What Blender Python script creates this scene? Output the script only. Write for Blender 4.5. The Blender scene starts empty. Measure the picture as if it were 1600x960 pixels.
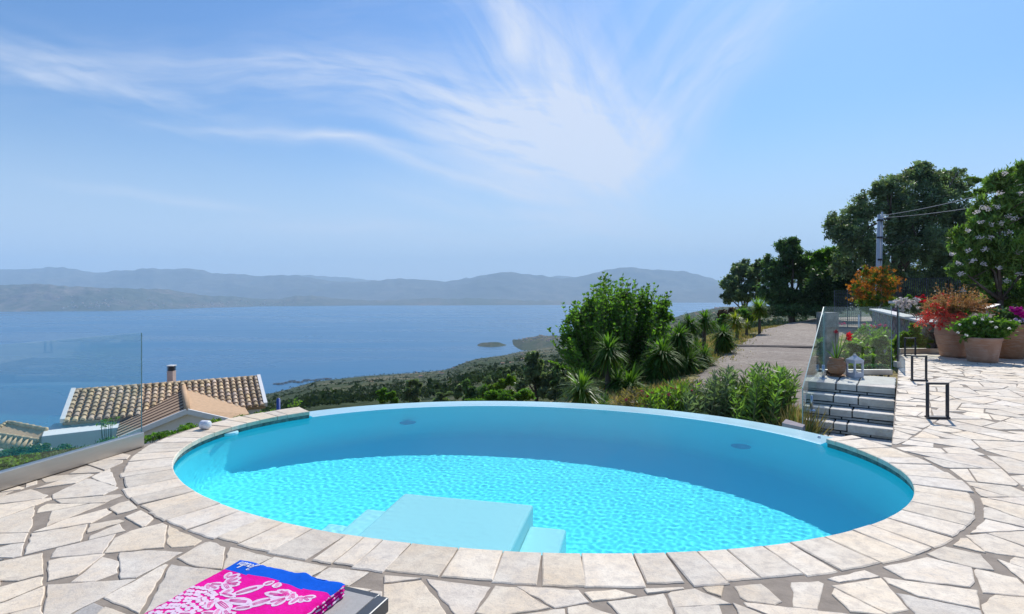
import bpy, math, random
import numpy as np
from mathutils import Vector, Matrix
random.seed(7); RNG = np.random.default_rng(11)
SC = bpy.context.scene; COL = SC.collection
PI = math.pi
CAMZ = 1.6; FPX = 900.0; HZ = 452.0        # camera height, focal length and horizon row of the 1600 px photograph
SEA = -250.0

# ------------------------------------------------------------------ camera
cd = bpy.data.cameras.new("camera"); cam = bpy.data.objects.new("camera", cd); COL.objects.link(cam)
cam.location = (0, 0, CAMZ); cam.rotation_euler = (PI/2, 0, 0)
cd.sensor_fit = 'HORIZONTAL'; cd.sensor_width = 36; cd.lens = 36*FPX/1600
cd.shift_y = -(480-HZ)/1600; cd.clip_start = 0.05; cd.clip_end = 90000
SC.camera = cam

# ------------------------------------------------------------------ light
SUN_EL = math.radians(45.5); SUN_AZ = math.radians(28.4)   # azimuth clockwise from +Y
SUN_DIR = Vector((math.sin(SUN_AZ)*math.cos(SUN_EL), math.cos(SUN_AZ)*math.cos(SUN_EL), math.sin(SUN_EL)))
sl = bpy.data.lights.new("sun", 'SUN'); sun = bpy.data.objects.new("sun", sl); COL.objects.link(sun)
sl.energy = 3.9; sl.angle = math.radians(0.55); sl.color = (1.0, 0.955, 0.89)
sun.rotation_euler = SUN_DIR.to_track_quat('Z', 'Y').to_euler(); sun.location = (20, 30, 60)
SC.view_settings.view_transform = 'Standard'; SC.view_settings.look = 'None'
SC.view_settings.gamma = 1; SC.view_settings.exposure = 0.40; SC.view_settings.use_curve_mapping = False
SC.cycles.use_denoising = True
SC.cycles.max_bounces = 14; SC.cycles.transparent_max_bounces = 24; SC.cycles.transmission_bounces = 8
SC.cycles.diffuse_bounces = 8; SC.cycles.glossy_bounces = 4; SC.cycles.volume_bounces = 1
SC.cycles.sample_clamp_indirect = 10.0
SC.cycles.caustics_refractive = True; SC.cycles.caustics_reflective = False
SC.cycles.blur_glossy = 0.5

# ------------------------------------------------------------------ node helpers
class NT:
    def __init__(s, tree): s.t = tree; s.n = tree.nodes; s.l = tree.links
    def node(s, typ, **kw):
        nd = s.n.new(typ)
        for k, v in kw.items():
            if k == 'ins':
                for i, val in v.items(): s.put(nd.inputs[i], val)
            else: setattr(nd, k, v)
        return nd
    def put(s, sock, val):
        if isinstance(val, bpy.types.NodeSocket): s.l.new(val, sock)
        elif isinstance(val, bpy.types.Node): s.l.new(val.outputs[0], sock)
        else:
            if sock.type == 'RGBA' and len(val) == 3: val = (*val, 1)
            sock.default_value = val
    def math(s, op, a, b=0.0, c=None, clamp=False):
        nd = s.n.new('ShaderNodeMath'); nd.operation = op; nd.use_clamp = clamp
        s.put(nd.inputs[0], a); s.put(nd.inputs[1], b)
        if c is not None: s.put(nd.inputs[2], c)
        return nd.outputs[0]
    def mix(s, f, a, b, mode='MIX'):
        nd = s.n.new('ShaderNodeMix'); nd.data_type = 'RGBA'; nd.blend_type = mode
        s.put(nd.inputs[0], f); s.put(nd.inputs[6], a); s.put(nd.inputs[7], b)
        return nd.outputs[2]
    def ramp(s, f, stops):
        nd = s.n.new('ShaderNodeValToRGB'); s.put(nd.inputs[0], f); e = nd.color_ramp.elements
        while len(e) < len(stops): e.new(0.5)
        for i, (p, c) in enumerate(stops):
            e[i].position = p; e[i].color = (c, c, c, 1) if not hasattr(c, '__len__') else (*c[:3], 1)
        return nd.outputs[0]
    def maprange(s, v, a, b, c, d, smooth=False):
        nd = s.n.new('ShaderNodeMapRange'); nd.interpolation_type = 'SMOOTHSTEP' if smooth else 'LINEAR'
        for i, x in enumerate((v, a, b, c, d)): s.put(nd.inputs[i], x)
        return nd.outputs[0]
    def noise(s, vec, scale, detail=4, rough=0.55, dist=0.0):
        nd = s.n.new('ShaderNodeTexNoise'); s.put(nd.inputs['Vector'], vec) if vec is not None else None
        nd.inputs['Scale'].default_value = scale; nd.inputs['Detail'].default_value = detail
        nd.inputs['Roughness'].default_value = rough; nd.inputs['Distortion'].default_value = dist
        return nd.outputs[0]
    def coord(s): return s.n.new('ShaderNodeTexCoord').outputs['Object']
    def scaled(s, vec, sc):
        nd = s.n.new('ShaderNodeMapping'); s.put(nd.inputs[0], vec); nd.inputs['Scale'].default_value = sc
        return nd.outputs[0]
    def bump(s, h, strength=0.3, dist=0.02):
        nd = s.n.new('ShaderNodeBump'); s.put(nd.inputs['Height'], h)
        nd.inputs['Strength'].default_value = strength; nd.inputs['Distance'].default_value = dist
        return nd.outputs[0]

def newmat(name):
    m = bpy.data.materials.new(name); m.use_nodes = True; m.node_tree.nodes.clear()
    t = NT(m.node_tree); out = t.node('ShaderNodeOutputMaterial'); return m, t, out

def simple(name, col, rough=0.6, metal=0.0, var=0.15, scale=8.0, bump=0.0, bdist=0.005, col2=None, spec=0.5, sc3=None, attr=False, transl=0.0, tcol=None):
    """principled material with noise-varied colour, bump and (for leaves) a translucent share"""
    m, t, out = newmat(name)
    c = t.coord()
    if sc3: c = t.scaled(c, sc3)
    n = t.noise(c, scale, 5, 0.6)
    f = t.ramp(n, [(0.3, 0.0), (0.7, 1.0)])
    a = col2 if col2 else tuple(x*(1-var*2) for x in col)
    colr = t.mix(f, a, col)
    if attr:
        at = t.node('ShaderNodeVertexColor', layer_name='col')
        colr = t.mix(1.0, colr, at.outputs[0], 'MULTIPLY')
    p = t.node('ShaderNodeBsdfPrincipled')
    t.put(p.inputs['Base Color'], colr); p.inputs['Roughness'].default_value = rough
    p.inputs['Metallic'].default_value = metal; p.inputs['Specular IOR Level'].default_value = spec
    if bump:
        n2 = t.noise(c, scale*4, 6, 0.65)
        t.put(p.inputs['Normal'], t.bump(n2, bump, bdist))
    res = p.outputs[0]
    if transl:
        tr = t.node('ShaderNodeBsdfTranslucent')
        t.put(tr.inputs[0], t.mix(1.0, colr, tcol or (1.3, 1.5, 0.5), 'MULTIPLY'))
        mx = t.node('ShaderNodeMixShader'); mx.inputs[0].default_value = transl
        t.l.new(p.outputs[0], mx.inputs[1]); t.l.new(tr.outputs[0], mx.inputs[2]); res = mx.outputs[0]
    t.l.new(res, out.inputs[0]); return m

# ------------------------------------------------------------------ world: Nishita sky with procedural cirrus
w = bpy.data.worlds.new("World"); SC.world = w; w.use_nodes = True
w.node_tree.nodes.clear(); t = NT(w.node_tree)
sky = t.node('ShaderNodeTexSky', sky_type='NISHITA'); sky.sun_disc = False
sky.sun_elevation = SUN_EL; sky.sun_rotation = SUN_AZ
sky.air_density = 1.5; sky.dust_density = 0.9; sky.ozone_density = 2.6; sky.altitude = 250
gen = t.node('ShaderNodeTexCoord').outputs['Generated']
sep = t.node('ShaderNodeSeparateXYZ'); t.l.new(gen, sep.inputs[0])
yy = t.math('MAXIMUM', sep.outputs[1], 0.02)
U = t.math('DIVIDE', sep.outputs[0], yy); V = t.math('DIVIDE', sep.outputs[2], yy)
comb = t.node('ShaderNodeCombineXYZ'); t.l.new(U, comb.inputs[0]); t.l.new(V, comb.inputs[1])
wn = t.node('ShaderNodeTexNoise'); t.l.new(comb.outputs[0], wn.inputs['Vector'])
wn.inputs['Scale'].default_value = 2.3; wn.inputs['Detail'].default_value = 4
wsep = t.node('ShaderNodeSeparateXYZ'); t.l.new(wn.outputs[1], wsep.inputs[0])
Uw = t.math('ADD', U, t.math('MULTIPLY', t.math('SUBTRACT', wsep.outputs[0], 0.5), 0.13))
Vw = t.math('ADD', V, t.math('MULTIPLY', t.math('SUBTRACT', wsep.outputs[1], 0.5), 0.13))
def wisp(px0, py0, px1, py1, wid, amp, stretch=9.0, fine=7.0, lo=0.38, seed=0.0, taper=0.35):
    """a band of cirrus lying along a line of the sky, feathered by noise drawn out along the band"""
    a = ((px0-800)/900, (HZ-py0)/900); b = ((px1-800)/900, (HZ-py1)/900)
    L = math.hypot(b[0]-a[0], b[1]-a[1]); dx, dy = (b[0]-a[0])/L, (b[1]-a[1])/L; wd = wid/900
    du = t.math('SUBTRACT', Uw, a[0]); dv = t.math('SUBTRACT', Vw, a[1])
    s = t.math('ADD', t.math('MULTIPLY', du, dx), t.math('MULTIPLY', dv, dy))
    n = t.math('SUBTRACT', t.math('MULTIPLY', dv, dx), t.math('MULTIPLY', du, dy))
    q = t.math('DIVIDE', n, wd); g = t.math('EXPONENT', t.math('MULTIPLY', t.math('MULTIPLY', q, q), -1.0))
    e0 = t.maprange(s, -taper*L*0.6, taper*L, 0, 1, True); e1 = t.maprange(s, L*(1-taper), L*(1+taper*0.6), 1, 0, True)
    cv = t.node('ShaderNodeCombineXYZ'); t.put(cv.inputs[0], t.math('MULTIPLY', s, fine/stretch*3)); t.put(cv.inputs[1], t.math('MULTIPLY', n, fine*3)); cv.inputs[2].default_value = seed
    f = t.noise(cv.outputs[0], 1.0, 7, 0.62, 0.35)
    f = t.maprange(f, lo, lo+0.36, 0, 1, True)
    r = t.math('MULTIPLY', t.math('MULTIPLY', g, e0), t.math('MULTIPLY', e1, f))
    return t.math('MULTIPLY', r, amp)
wisps = [
    wisp(700, -30, 1030, 330, 105, 0.46, 9, 9, 0.30, 21.0, 0.3), wisp(860, -80, 960, 300, 90, 0.34, 7, 8, 0.30, 26.0, 0.3), wisp(880, -120, 930, 330, 190, 0.16, 2.2, 2.6, 0.22, 27.0, 0.3),   # broad soft veil
    wisp(770, -30, 830, 110, 34, 0.85, 4, 6, 0.20, 2.0),               # bright curl at the top
    wisp(840, 60, 1010, 330, 70, 0.50, 4, 5, 0.26, 1.0),
    wisp(1300, -60, 930, 290, 60, 0.66, 5, 5, 0.26, 3.0),              # right fan
    wisp(1180, -90, 960, 200, 110, 0.42, 8, 8, 0.30, 24.0),
    wisp(400, 105, 1000, 205, 60, 0.92, 7, 7, 0.28, 4.0),              # long streaks fanning to the left
    wisp(600, 150, 990, 250, 55, 0.85, 7, 8, 0.26, 8.0),
    wisp(640, 200, 1010, 275, 38, 0.80, 7, 8, 0.26, 23.0),
    wisp(480, 205, 930, 328, 15, 0.95, 12, 7, 0.18, 5.0),              # long bright filament
    wisp(560, 285, 1010, 360, 24, 0.70, 10, 8, 0.24, 6.0),
    wisp(255, 188, 640, 232, 9, 0.85, 14, 6, 0.22, 7.0),
    wisp(700, 240, 1010, 330, 30, 0.50, 8, 9, 0.28, 25.0),
    wisp(-60, 105, 640, 130, 56, 0.85, 8, 5, 0.34, 9.0),
    wisp(-150, 40, 430, 215, 50, 0.75, 9, 5, 0.34, 10.0),
    wisp(60, 285, 430, 327, 10, 0.80, 12, 6, 0.24, 11.0),
    wisp(300, 340, 1100, 372, 28, 0.75, 12, 6, 0.30, 12.0),
    wisp(430, 60, 760, 20, 50, 0.5, 8, 5, 0.34, 13.0)]
tot = wisps[0]
for x in wisps[1:]: tot = t.math('ADD', tot, x)
fwd = t.maprange(sep.outputs[1], 0.05, 0.3, 0, 1)
tot = t.math('MULTIPLY', t.math('POWER', t.math('MAXIMUM', tot, 0.0), 1.35), 0.52)
tot = t.math('MULTIPLY', t.math('MINIMUM', tot, 0.86), fwd)
skyb = t.mix(1.0, sky.outputs[0], (0.47, 0.73, 1.10), 'MULTIPLY')
hz = t.maprange(sep.outputs[2], 0.0, 0.30, 0.90, 0.0, True)
skyb = t.mix(hz, skyb, (5.7, 7.0, 8.9))
skyc = t.mix(tot, skyb, (6.9, 7.4, 8.5))
bg = t.node('ShaderNodeBackground'); t.l.new(skyc, bg.inputs[0]); bg.inputs[1].default_value = 0.088
wo = t.node('ShaderNodeOutputWorld'); t.l.new(bg.outputs[0], wo.inputs[0])

# ------------------------------------------------------------------ object helpers
def tag(o, label=None, cat=None, group=None, kind=None):
    if label: o['label'] = label
    if cat: o['category'] = cat
    if group: o['group'] = group
    if kind: o['kind'] = kind
    return o
def link_mesh(name, me, mat=None, parent=None, smooth=False):
    if mat is not None:
        for x in (mat if isinstance(mat, (list, tuple)) else [mat]): me.materials.append(x)
    if smooth: me.polygons.foreach_set('use_smooth', [True]*len(me.polygons))
    me.update()
    o = bpy.data.objects.new(name, me); COL.objects.link(o)
    if parent: o.parent = parent
    return o
def empty(name, loc=(0, 0, 0), rz=0.0):
    o = bpy.data.objects.new(name, None); COL.objects.link(o); o.location = loc; o.rotation_euler = (0, 0, rz)
    o.empty_display_size = 0.1; return o
def copy_tree(o, parent=None):
    c = o.copy(); COL.objects.link(c)
    c.parent = parent
    for ch in list(o.children): copy_tree(ch, c)
    return c
class MB:
    """collects faces and builds ONE mesh object"""
    def __init__(s): s.v = []; s.f = []; s.m = []; s.c = []
    def add(s, vs, fs, mi=0, col=None):
        o = len(s.v); s.v += [tuple(v) for v in vs]; s.f += [tuple(i+o for i in f) for f in fs]; s.m += [mi]*len(fs)
        s.c += [col or (1, 1, 1)]*len(fs)
    def box(s, c, size, rz=0.0, mi=0, col=None, taper=1.0):
        hx, hy, hz = size[0]/2, size[1]/2, size[2]/2; vs = []
        for z in (-hz, hz):
            k = 1 if z < 0 else taper
            for x, y in ((-hx, -hy), (hx, -hy), (hx, hy), (-hx, hy)):
                X, Y = x*k, y*k
                vs.append((c[0]+X*math.cos(rz)-Y*math.sin(rz), c[1]+X*math.sin(rz)+Y*math.cos(rz), c[2]+z))
        s.add(vs, [(3, 2, 1, 0), (4, 5, 6, 7), (0, 1, 5, 4), (1, 2, 6, 5), (2, 3, 7, 6), (3, 0, 4, 7)], mi, col)
    def prism(s, poly, z0, z1, mi=0, col=None, z1s=None):
        n = len(poly)
        vs = [(p[0], p[1], z0) for p in poly] + [(p[0], p[1], (z1s[i] if z1s else z1)) for i, p in enumerate(poly)]
        s.add(vs, [tuple(range(n-1, -1, -1)), tuple(range(n, 2*n))] + [(i, (i+1) % n, n+(i+1) % n, n+i) for i in range(n)], mi, col)
    def bar(s, a, b, w, h=None, mi=0, up=(0, 0, 1), col=None):
        a = Vector(a); b = Vector(b); h = h or w; d = (b-a).normalized(); u = Vector(up)
        if abs(d.dot(u)) > 0.99: u = Vector((0, 1, 0))
        r = d.cross(u).normalized()*w/2; u2 = r.cross(d).normalized()*h/2
        vs = [p+i*r+j*u2 for p in (a, b) for i, j in ((-1, -1), (1, -1), (1, 1), (-1, 1))]
        s.add(vs, [(3, 2, 1, 0), (4, 5, 6, 7), (0, 1, 5, 4), (1, 2, 6, 5), (2, 3, 7, 6), (3, 0, 4, 7)], mi, col)
    def tube(s, pts, rad, n=8, mi=0, caps=True, col=None):
        pts = [Vector(p) for p in pts]; rr = rad if hasattr(rad, '__len__') else [rad]*len(pts)
        vs = []; prev = None
        for i, p in enumerate(pts):
            d = (pts[min(i+1, len(pts)-1)]-pts[max(i-1, 0)]).normalized()
            u = prev if prev is not None else (Vector((1, 0, 0)) if abs(d.x) < 0.8 else Vector((0, 1, 0)))
            u = (u-d*u.dot(d)).normalized(); prev = u; v = d.cross(u)
            for k in range(n):
                an = 2*PI*k/n; vs.append(p+(u*math.cos(an)+v*math.sin(an))*rr[i])
        fs = [(i*n+k, i*n+(k+1) % n, (i+1)*n+(k+1) % n, (i+1)*n+k) for i in range(len(pts)-1) for k in range(n)]
        if caps: fs += [tuple(range(n-1, -1, -1)), tuple((len(pts)-1)*n+k for k in range(n))]
        s.add(vs, fs, mi, col)
    def lathe(s, prof, n=32, c=(0, 0, 0), mi=0, wob=0.0):
        vs = []
        for i, (r, z) in enumerate(prof):
            for k in range(n):
                an = 2*PI*k/n; q = r*(1+wob*math.sin(3*an+z*7)); vs.append((c[0]+q*math.cos(an), c[1]+q*math.sin(an), c[2]+z))
        fs = [(i*n+k, i*n+(k+1) % n, (i+1)*n+(k+1) % n, (i+1)*n+k) for i in range(len(prof)-1) for k in range(n)]
        s.add(vs, fs, mi)
    def build(s, name, mat, parent=None, smooth=False, attr=False, bevel=0.0):
        me = bpy.data.meshes.new(name); me.from_pydata(s.v, [], s.f)
        if len(set(s.m)) > 1: me.polygons.foreach_set('material_index', s.m)
        if attr:
            ca = me.color_attributes.new('col', 'FLOAT_COLOR', 'CORNER'); arr = []
            for f, c in zip(s.f, s.c): arr += [c[0], c[1], c[2], 1.0]*len(f)
            ca.data.foreach_set('color', arr)
        o = link_mesh(name, me, mat, parent, smooth)
        if bevel:
            b = o.modifiers.new('bevel', 'BEVEL'); b.width = bevel; b.segments = 2; b.limit_method = 'ANGLE'; b.angle_limit = 0.6
        return o
def px3(px, py, z):            # the point of height z seen at a pixel of the 1600 px photograph
    Y = (CAMZ-z)*FPX/(py-HZ); return ((px-800)*Y/FPX, Y, z)
def pxY(px, py, Y): return ((px-800)*Y/FPX, Y, CAMZ-(py-HZ)*Y/FPX)
def inlerp(x, xs, ys): return float(np.interp(x, xs, ys))
def smooth_noise(seed, n=6):
    r = np.random.default_rng(seed); k = r.normal(size=(n, 2)); k /= np.linalg.norm(k, axis=1)[:, None]; ph = r.uniform(0, 6.28, n)
    fr = 1.0*1.75**np.arange(n)
    def f(x, y):
        s = 0
        for i in range(n):
            s = s+np.sin(fr[i]*(k[i, 0]*x+k[i, 1]*y)+ph[i]+1.3*np.sin(fr[i]*0.6*(k[i, 1]*x-k[i, 0]*y)+ph[-i-1]))/fr[i]**0.85
        return s
    return f
def grid_mesh(name, X, Y, Z, mat, smooth=True, parent=None):
    r, c = X.shape; me = bpy.data.meshes.new(name)
    v = np.stack([X, Y, Z], -1).reshape(-1, 3)
    idx = np.arange(r*c).reshape(r, c)
    q = np.stack([idx[:-1, :-1], idx[:-1, 1:], idx[1:, 1:], idx[1:, :-1]], -1).reshape(-1, 4)
    fast_mesh(me, v, q); return link_mesh(name, me, mat, parent, smooth)
def fast_mesh(me, v, q):
    n, k = q.shape
    me.vertices.add(len(v)); me.vertices.foreach_set('co', np.asarray(v, np.float32).ravel())
    me.loops.add(n*k); me.loops.foreach_set('vertex_index', q.astype(np.int32).ravel())
    me.polygons.add(n); me.polygons.foreach_set('loop_start', np.arange(0, n*k, k, dtype=np.int32))
    me.polygons.foreach_set('loop_total', np.full(n, k, np.int32)); me.update(calc_edges=True)
# ------------------------------------------------------------------ pool outline
PC = (0.065, 5.80); PROT = math.radians(-10.2)
def pool_pt(tt, off=0.0):
    a = 3.465; b = 2.28 if math.sin(tt) < 0 else 2.47
    def raw(q):
        bb = 2.28 if math.sin(q) < 0 else 2.47
        return Vector((a*math.cos(q), bb*math.sin(q)))
    p = raw(tt); d = raw(tt+1e-3)-raw(tt-1e-3); n = Vector((d.y, -d.x)).normalized(); p = p+n*off
    c, s = math.cos(PROT), math.sin(PROT)
    return (PC[0]+p.x*c-p.y*s, PC[1]+p.x*s+p.y*c)
def t_at(X, Y):
    return min((math.hypot(pool_pt(k*2*PI/2000)[0]-X, pool_pt(k*2*PI/2000)[1]-Y), k*2*PI/2000) for k in range(2000))[1]
T_R = t_at(3.33, 6.15); T_L = t_at(-2.66, 7.55)      # where the coping ends and the infinity rim begins
if T_R > PI: T_R -= 2*PI
NP = 160
WZ = -0.085                                           # water level

# materials
def stone_mat():
    m, t, out = newmat('cream_stone')
    c = t.coord(); at = t.node('ShaderNodeVertexColor', layer_name='col')
    n1 = t.noise(c, 2.6, 6, 0.62, 0.6); n2 = t.noise(c, 14, 7, 0.68, 0.3); n3 = t.noise(t.scaled(c, (1, 1, 1)), 70, 4, 0.7)
    col = t.mix(t.ramp(n1, [(0.40, 0), (0.68, 1)]), (0.72, 0.63, 0.505), (0.68, 0.55, 0.40))
    col = t.mix(t.ramp(n2, [(0.46, 0), (0.66, 0.9)]), col, (0.55, 0.475, 0.39))
    col = t.mix(t.ramp(n3, [(0.56, 0), (0.70, 0.6)]), col, (0.36, 0.32, 0.275))
    n4 = t.noise(t.scaled(c, (1, 1, 1)), 5.5, 3, 0.5, 1.5)
    vein = t.ramp(t.math('ABSOLUTE', t.math('SUBTRACT', n4, 0.5)), [(0.0, 0.55), (0.012, 0.0)])
    col = t.mix(t.math('MULTIPLY', vein, t.ramp(n1, [(0.5, 0), (0.6, 1)])), col, (0.42, 0.36, 0.30))
    col = t.mix(1.0, col, at.outputs[0], 'MULTIPLY')
    p = t.node('ShaderNodeBsdfPrincipled'); t.put(p.inputs['Base Color'], col)
    t.put(p.inputs['Roughness'], t.maprange(n2, 0.3, 0.7, 0.62, 0.85)); p.inputs['Specular IOR Level'].default_value = 0.35
    h = t.math('ADD', t.math('MULTIPLY', n2, 0.8), t.math('ADD', t.math('MULTIPLY', n3, 0.35), t.math('MULTIPLY', n1, 0.8)))
    t.put(p.inputs['Normal'], t.bump(h, 0.55, 0.012)); t.l.new(p.outputs[0], out.inputs[0]); return m
M_STONE = stone_mat()
M_GROUT = simple('grey_grout', (0.33, 0.275, 0.22), 0.9, var=0.14, scale=9, bump=0.6, bdist=0.006, spec=0.2)
def plaster_mat(name, col, var=0.05):
    m, t, out = newmat(name); c = t.coord(); n = t.noise(c, 1.5, 4, 0.5)
    p = t.node('ShaderNodeBsdfPrincipled'); t.put(p.inputs['Base Color'], t.mix(n, tuple(x*(1-var*2) for x in col), col))
    p.inputs['Roughness'].default_value = 0.8; p.inputs['Specular IOR Level'].default_value = 0.2
    t.l.new(p.outputs[0], out.inputs[0]); return m
M_BASIN = plaster_mat('deep_tint_plaster', (0.17, 0.87, 0.96), 0.01)  # light lost in deep water is put into this plaster colour
M_RIM = simple('pale_wet_plaster', (0.42, 0.66, 0.74), 0.25, var=0.04, scale=3, spec=0.5)
M_STEPP = plaster_mat('shallow_tint_plaster', (0.66, 0.88, 0.90), 0.02)  # paler copy: the weaker tint of shallow water painted into the plaster
def water_mat():
    m, t, out = newmat('pool_water')
    g = t.node('ShaderNodeBsdfRefraction'); g.inputs['IOR'].default_value = 1.18; g.inputs['Roughness'].default_value = 0.0
    g.inputs['Color'].default_value = (0.74, 0.975, 0.985, 1)
    gl = t.node('ShaderNodeBsdfGlossy'); gl.inputs['Roughness'].default_value = 0.02; gl.inputs[0].default_value = (1, 1, 1, 1)
    lw = t.node('ShaderNodeLayerWeight'); lw.inputs[0].default_value = 0.5
    f = t.math('MULTIPLY_ADD', t.math('POWER', lw.outputs['Facing'], 5.0), 0.30, 0.008)
    mx = t.node('ShaderNodeMixShader'); t.l.new(f, mx.inputs[0]); t.l.new(g.outputs[0], mx.inputs[1]); t.l.new(gl.outputs[0], mx.inputs[2])
    t.l.new(mx.outputs[0], out.inputs[0]); return m
M_WATER = water_mat()

# ---------------- pool: basin, coping, rim, steps
pool = empty('swimming_pool', (PC[0], PC[1], 0))
tag(pool, 'oval turquoise infinity pool with cream stone coping in the paved terrace', 'swimming pool')
def rel(o):                                           # parent to the pool keeping world coordinates
    o.parent = pool; o.matrix_parent_inverse = Matrix.Translation(pool.location).inverted(); return o
DEPTH = 1.18
me = bpy.data.meshes.new('basin'); vs = []; fs = []
prof = [(0.0, WZ-0.012), (0.0, -0.35), (0.0, -0.7), (-0.02, -DEPTH+0.16), (-0.08, -DEPTH+0.05), (-0.20, -DEPTH)]
for off, z in prof:
    for k in range(NP):
        tt = 2*PI*k/NP; x, y = pool_pt(tt, off)
        zz = z
        if z == prof[0][1]:                            # under the coping the wall reaches up to it
            tn = tt if tt <= PI*1.5 else tt-2*PI
            zz = (WZ-0.006) if T_R < tn < T_L else -0.03
        vs.append((x, y, zz))
for i in range(len(prof)-1):
    for k in range(NP): fs.append((i*NP+k, i*NP+(k+1) % NP, (i+1)*NP+(k+1) % NP, (i+1)*NP+k))
fs.append(tuple(range((len(prof)-1)*NP, len(prof)*NP)))
me.from_pydata(vs, [], fs); basin = rel(link_mesh('basin', me, M_BASIN, None, True))
basin.cycles.is_caustics_receiver = True
# infinity rim: wet band just at water level, outer drop
mb = MB(); NR = 110; ring = []
for k in range(NR+1):
    tt = T_R-0.06+(T_L-T_R+0.12)*k/NR; tt2 = tt
    wdt = 0.46
    a = pool_pt(tt, 0.0); b = pool_pt(tt, wdt-0.04); c = pool_pt(tt, wdt)
    ring += [(a[0], a[1], WZ-0.006), (b[0], b[1], WZ-0.010), (c[0], c[1], WZ-0.05), (c[0], c[1], -2.6)]
fs = []
for k in range(NR):
    for j in range(3): fs.append((k*4+j, (k+1)*4+j, (k+1)*4+j+1, k*4+j+1))
mb.add(ring, fs); rim = rel(mb.build('infinity_rim', M_RIM, None, True))
rim.cycles.is_caustics_receiver = True
# coping slabs, each a separate block of stone inside one coping mesh
def rough_poly(poly, rr, amp=0.006, step=0.09):
    out = []
    for i, p in enumerate(poly):
        q = poly[(i+1) % len(poly)]; L = math.hypot(q[0]-p[0], q[1]-p[1]); n = max(1, int(L/step))
        for j in range(n):
            f = j/n; a = amp*(0.3 if j == 0 else 1)
            out.append((p[0]+(q[0]-p[0])*f+rr.uniform(-a, a), p[1]+(q[1]-p[1])*f+rr.uniform(-a, a)))
    return out
def slab(mb, poly, z0, z1, col, bev=0.008):
    n = len(poly); cx = sum(p[0] for p in poly)/n; cy = sum(p[1] for p in poly)/n
    ins = []
    for p in poly:
        d = math.hypot(p[0]-cx, p[1]-cy) or 1; k = max(0.0, 1-bev*1.2/d); ins.append((cx+(p[0]-cx)*k, cy+(p[1]-cy)*k))
    vs = [(p[0], p[1], z0) for p in poly]+[(p[0], p[1], z1-bev*0.6) for p in poly]+[(p[0], p[1], z1) for p in ins]
    fs = [(i, (i+1) % n, n+(i+1) % n, n+i) for i in range(n)]+[(n+i, n+(i+1) % n, 2*n+(i+1) % n, 2*n+i) for i in range(n)]
    fs.append(tuple(range(2*n, 3*n))); mb.add(vs, fs, 0, col)
rr = random.Random(5)
def stone_col(rr):
    b = rr.uniform(0.88, 1.12); w_ = rr.gauss(0, 0.014)
    if rr.random() < 0.10: w_ += 0.035
    if rr.random() < 0.04: return (b*0.90, b*0.90, b*0.92)
    return (b*(1+w_), b*(1+w_*0.2), b*(1-w_*1.3))
mb = MB(); tcur = T_L; TEND = T_R+2*PI; NS = 0
COPW = 0.37
while tcur < TEND-0.01:
    wd = rr.choice([0.13, 0.2, 0.24, 0.28, 0.32, 0.2, 0.26])
    p0 = pool_pt(tcur, COPW/2); t2 = tcur
    while t2 < TEND and math.hypot(pool_pt(t2, COPW/2)[0]-p0[0], pool_pt(t2, COPW/2)[1]-p0[1]) < wd: t2 += 0.003
    if TEND-t2 < 0.03: t2 = TEND
    g = 0.0035/max(0.6, math.hypot(*[pool_pt(t2, 0)[i]-pool_pt(t2-0.01, 0)[i] for i in (0, 1)])/0.01)
    sk = rr.uniform(-0.006, 0.006)
    a, b = tcur+g, t2-g
    inn = [pool_pt(a+(b-a)*j/4, -0.02) for j in range(5)]
    ofs = COPW+rr.uniform(-0.03, 0.015)
    outr = [pool_pt(a+sk+(b-a)*j/4, ofs+rr.uniform(-0.006, 0.006)) for j in range(4, -1, -1)]
    slab(mb, rough_poly(inn+outr, rr, 0.003, 0.12), -0.045, rr.uniform(-0.002, 0.004), stone_col(rr))
    tcur = t2; NS += 1
cop = rel(mb.build('coping', M_STONE, None, False, True))
# grout bed under the coping with dark waterline band, visible between stone and water
M_BAND = simple('dark_waterline', (0.20, 0.27, 0.25), 0.8, var=0.35, scale=14, bump=0.5, col2=(0.05, 0.07, 0.06))  # dark greenish mottled band between coping and water
mb = MB(); ring = []; fmi = []
for k in range(NP+1):
    tt = T_L+(TEND-T_L)*k/NP
    a = pool_pt(tt, -0.002); b = pool_pt(tt, COPW+0.02)
    ring += [(a[0], a[1], WZ-0.02), (a[0], a[1], -0.014), (b[0], b[1], -0.008), (b[0], b[1], -0.9)]
fs = []
for k in range(NP):
    for j in range(3): fs.append((k*4+j, k*4+j+1, (k+1)*4+j+1, (k+1)*4+j)); fmi.append(0 if j == 0 else 1)
fmi += [1, 1]
fs += [(0, 3, 2, 1), (NP*4, NP*4+1, NP*4+2, NP*4+3)]
mb.add(ring, fs); mb.m = fmi; rel(mb.build('coping_bed', [M_BAND, M_GROUT]))
# entry platform and steps under water against the near wall
PA = px3(632, 784, -0.275)
pd = Vector((0.974, -0.225)); qd = Vector((0.225, 0.974))
def pp(s, r): return (PA[0]+pd.x*s-qd.x*r, PA[1]+pd.y*s-qd.y*r)
def step_block(name, s0, s1, r0, ztop, mat):
    mb = MB(); mb.prism([pp(s0, r0), pp(s0, 1.9), pp(s1, 1.9), pp(s1, r0)], -DEPTH+0.005, ztop)
    o = rel(mb.build(name, mat, bevel=0.025)); o.cycles.is_caustics_receiver = True; return o
step_block('entry_platform', 0, 1.16, 0, -0.33, M_STEPP)
step_block('step', 1.163, 1.46, 0.17, -0.52, M_STEPP)
step_block('step', 1.463, 1.75, 0.37, -0.75, M_STEPP)
step_block('step', -0.31, -0.003, 0.10, -0.58, M_STEPP)
step_block('step', -0.62, -0.313, 0.20, -0.80, M_STEPP)
step_block('step', -0.93, -0.623, 0.32, -1.0, M_STEPP)
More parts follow.
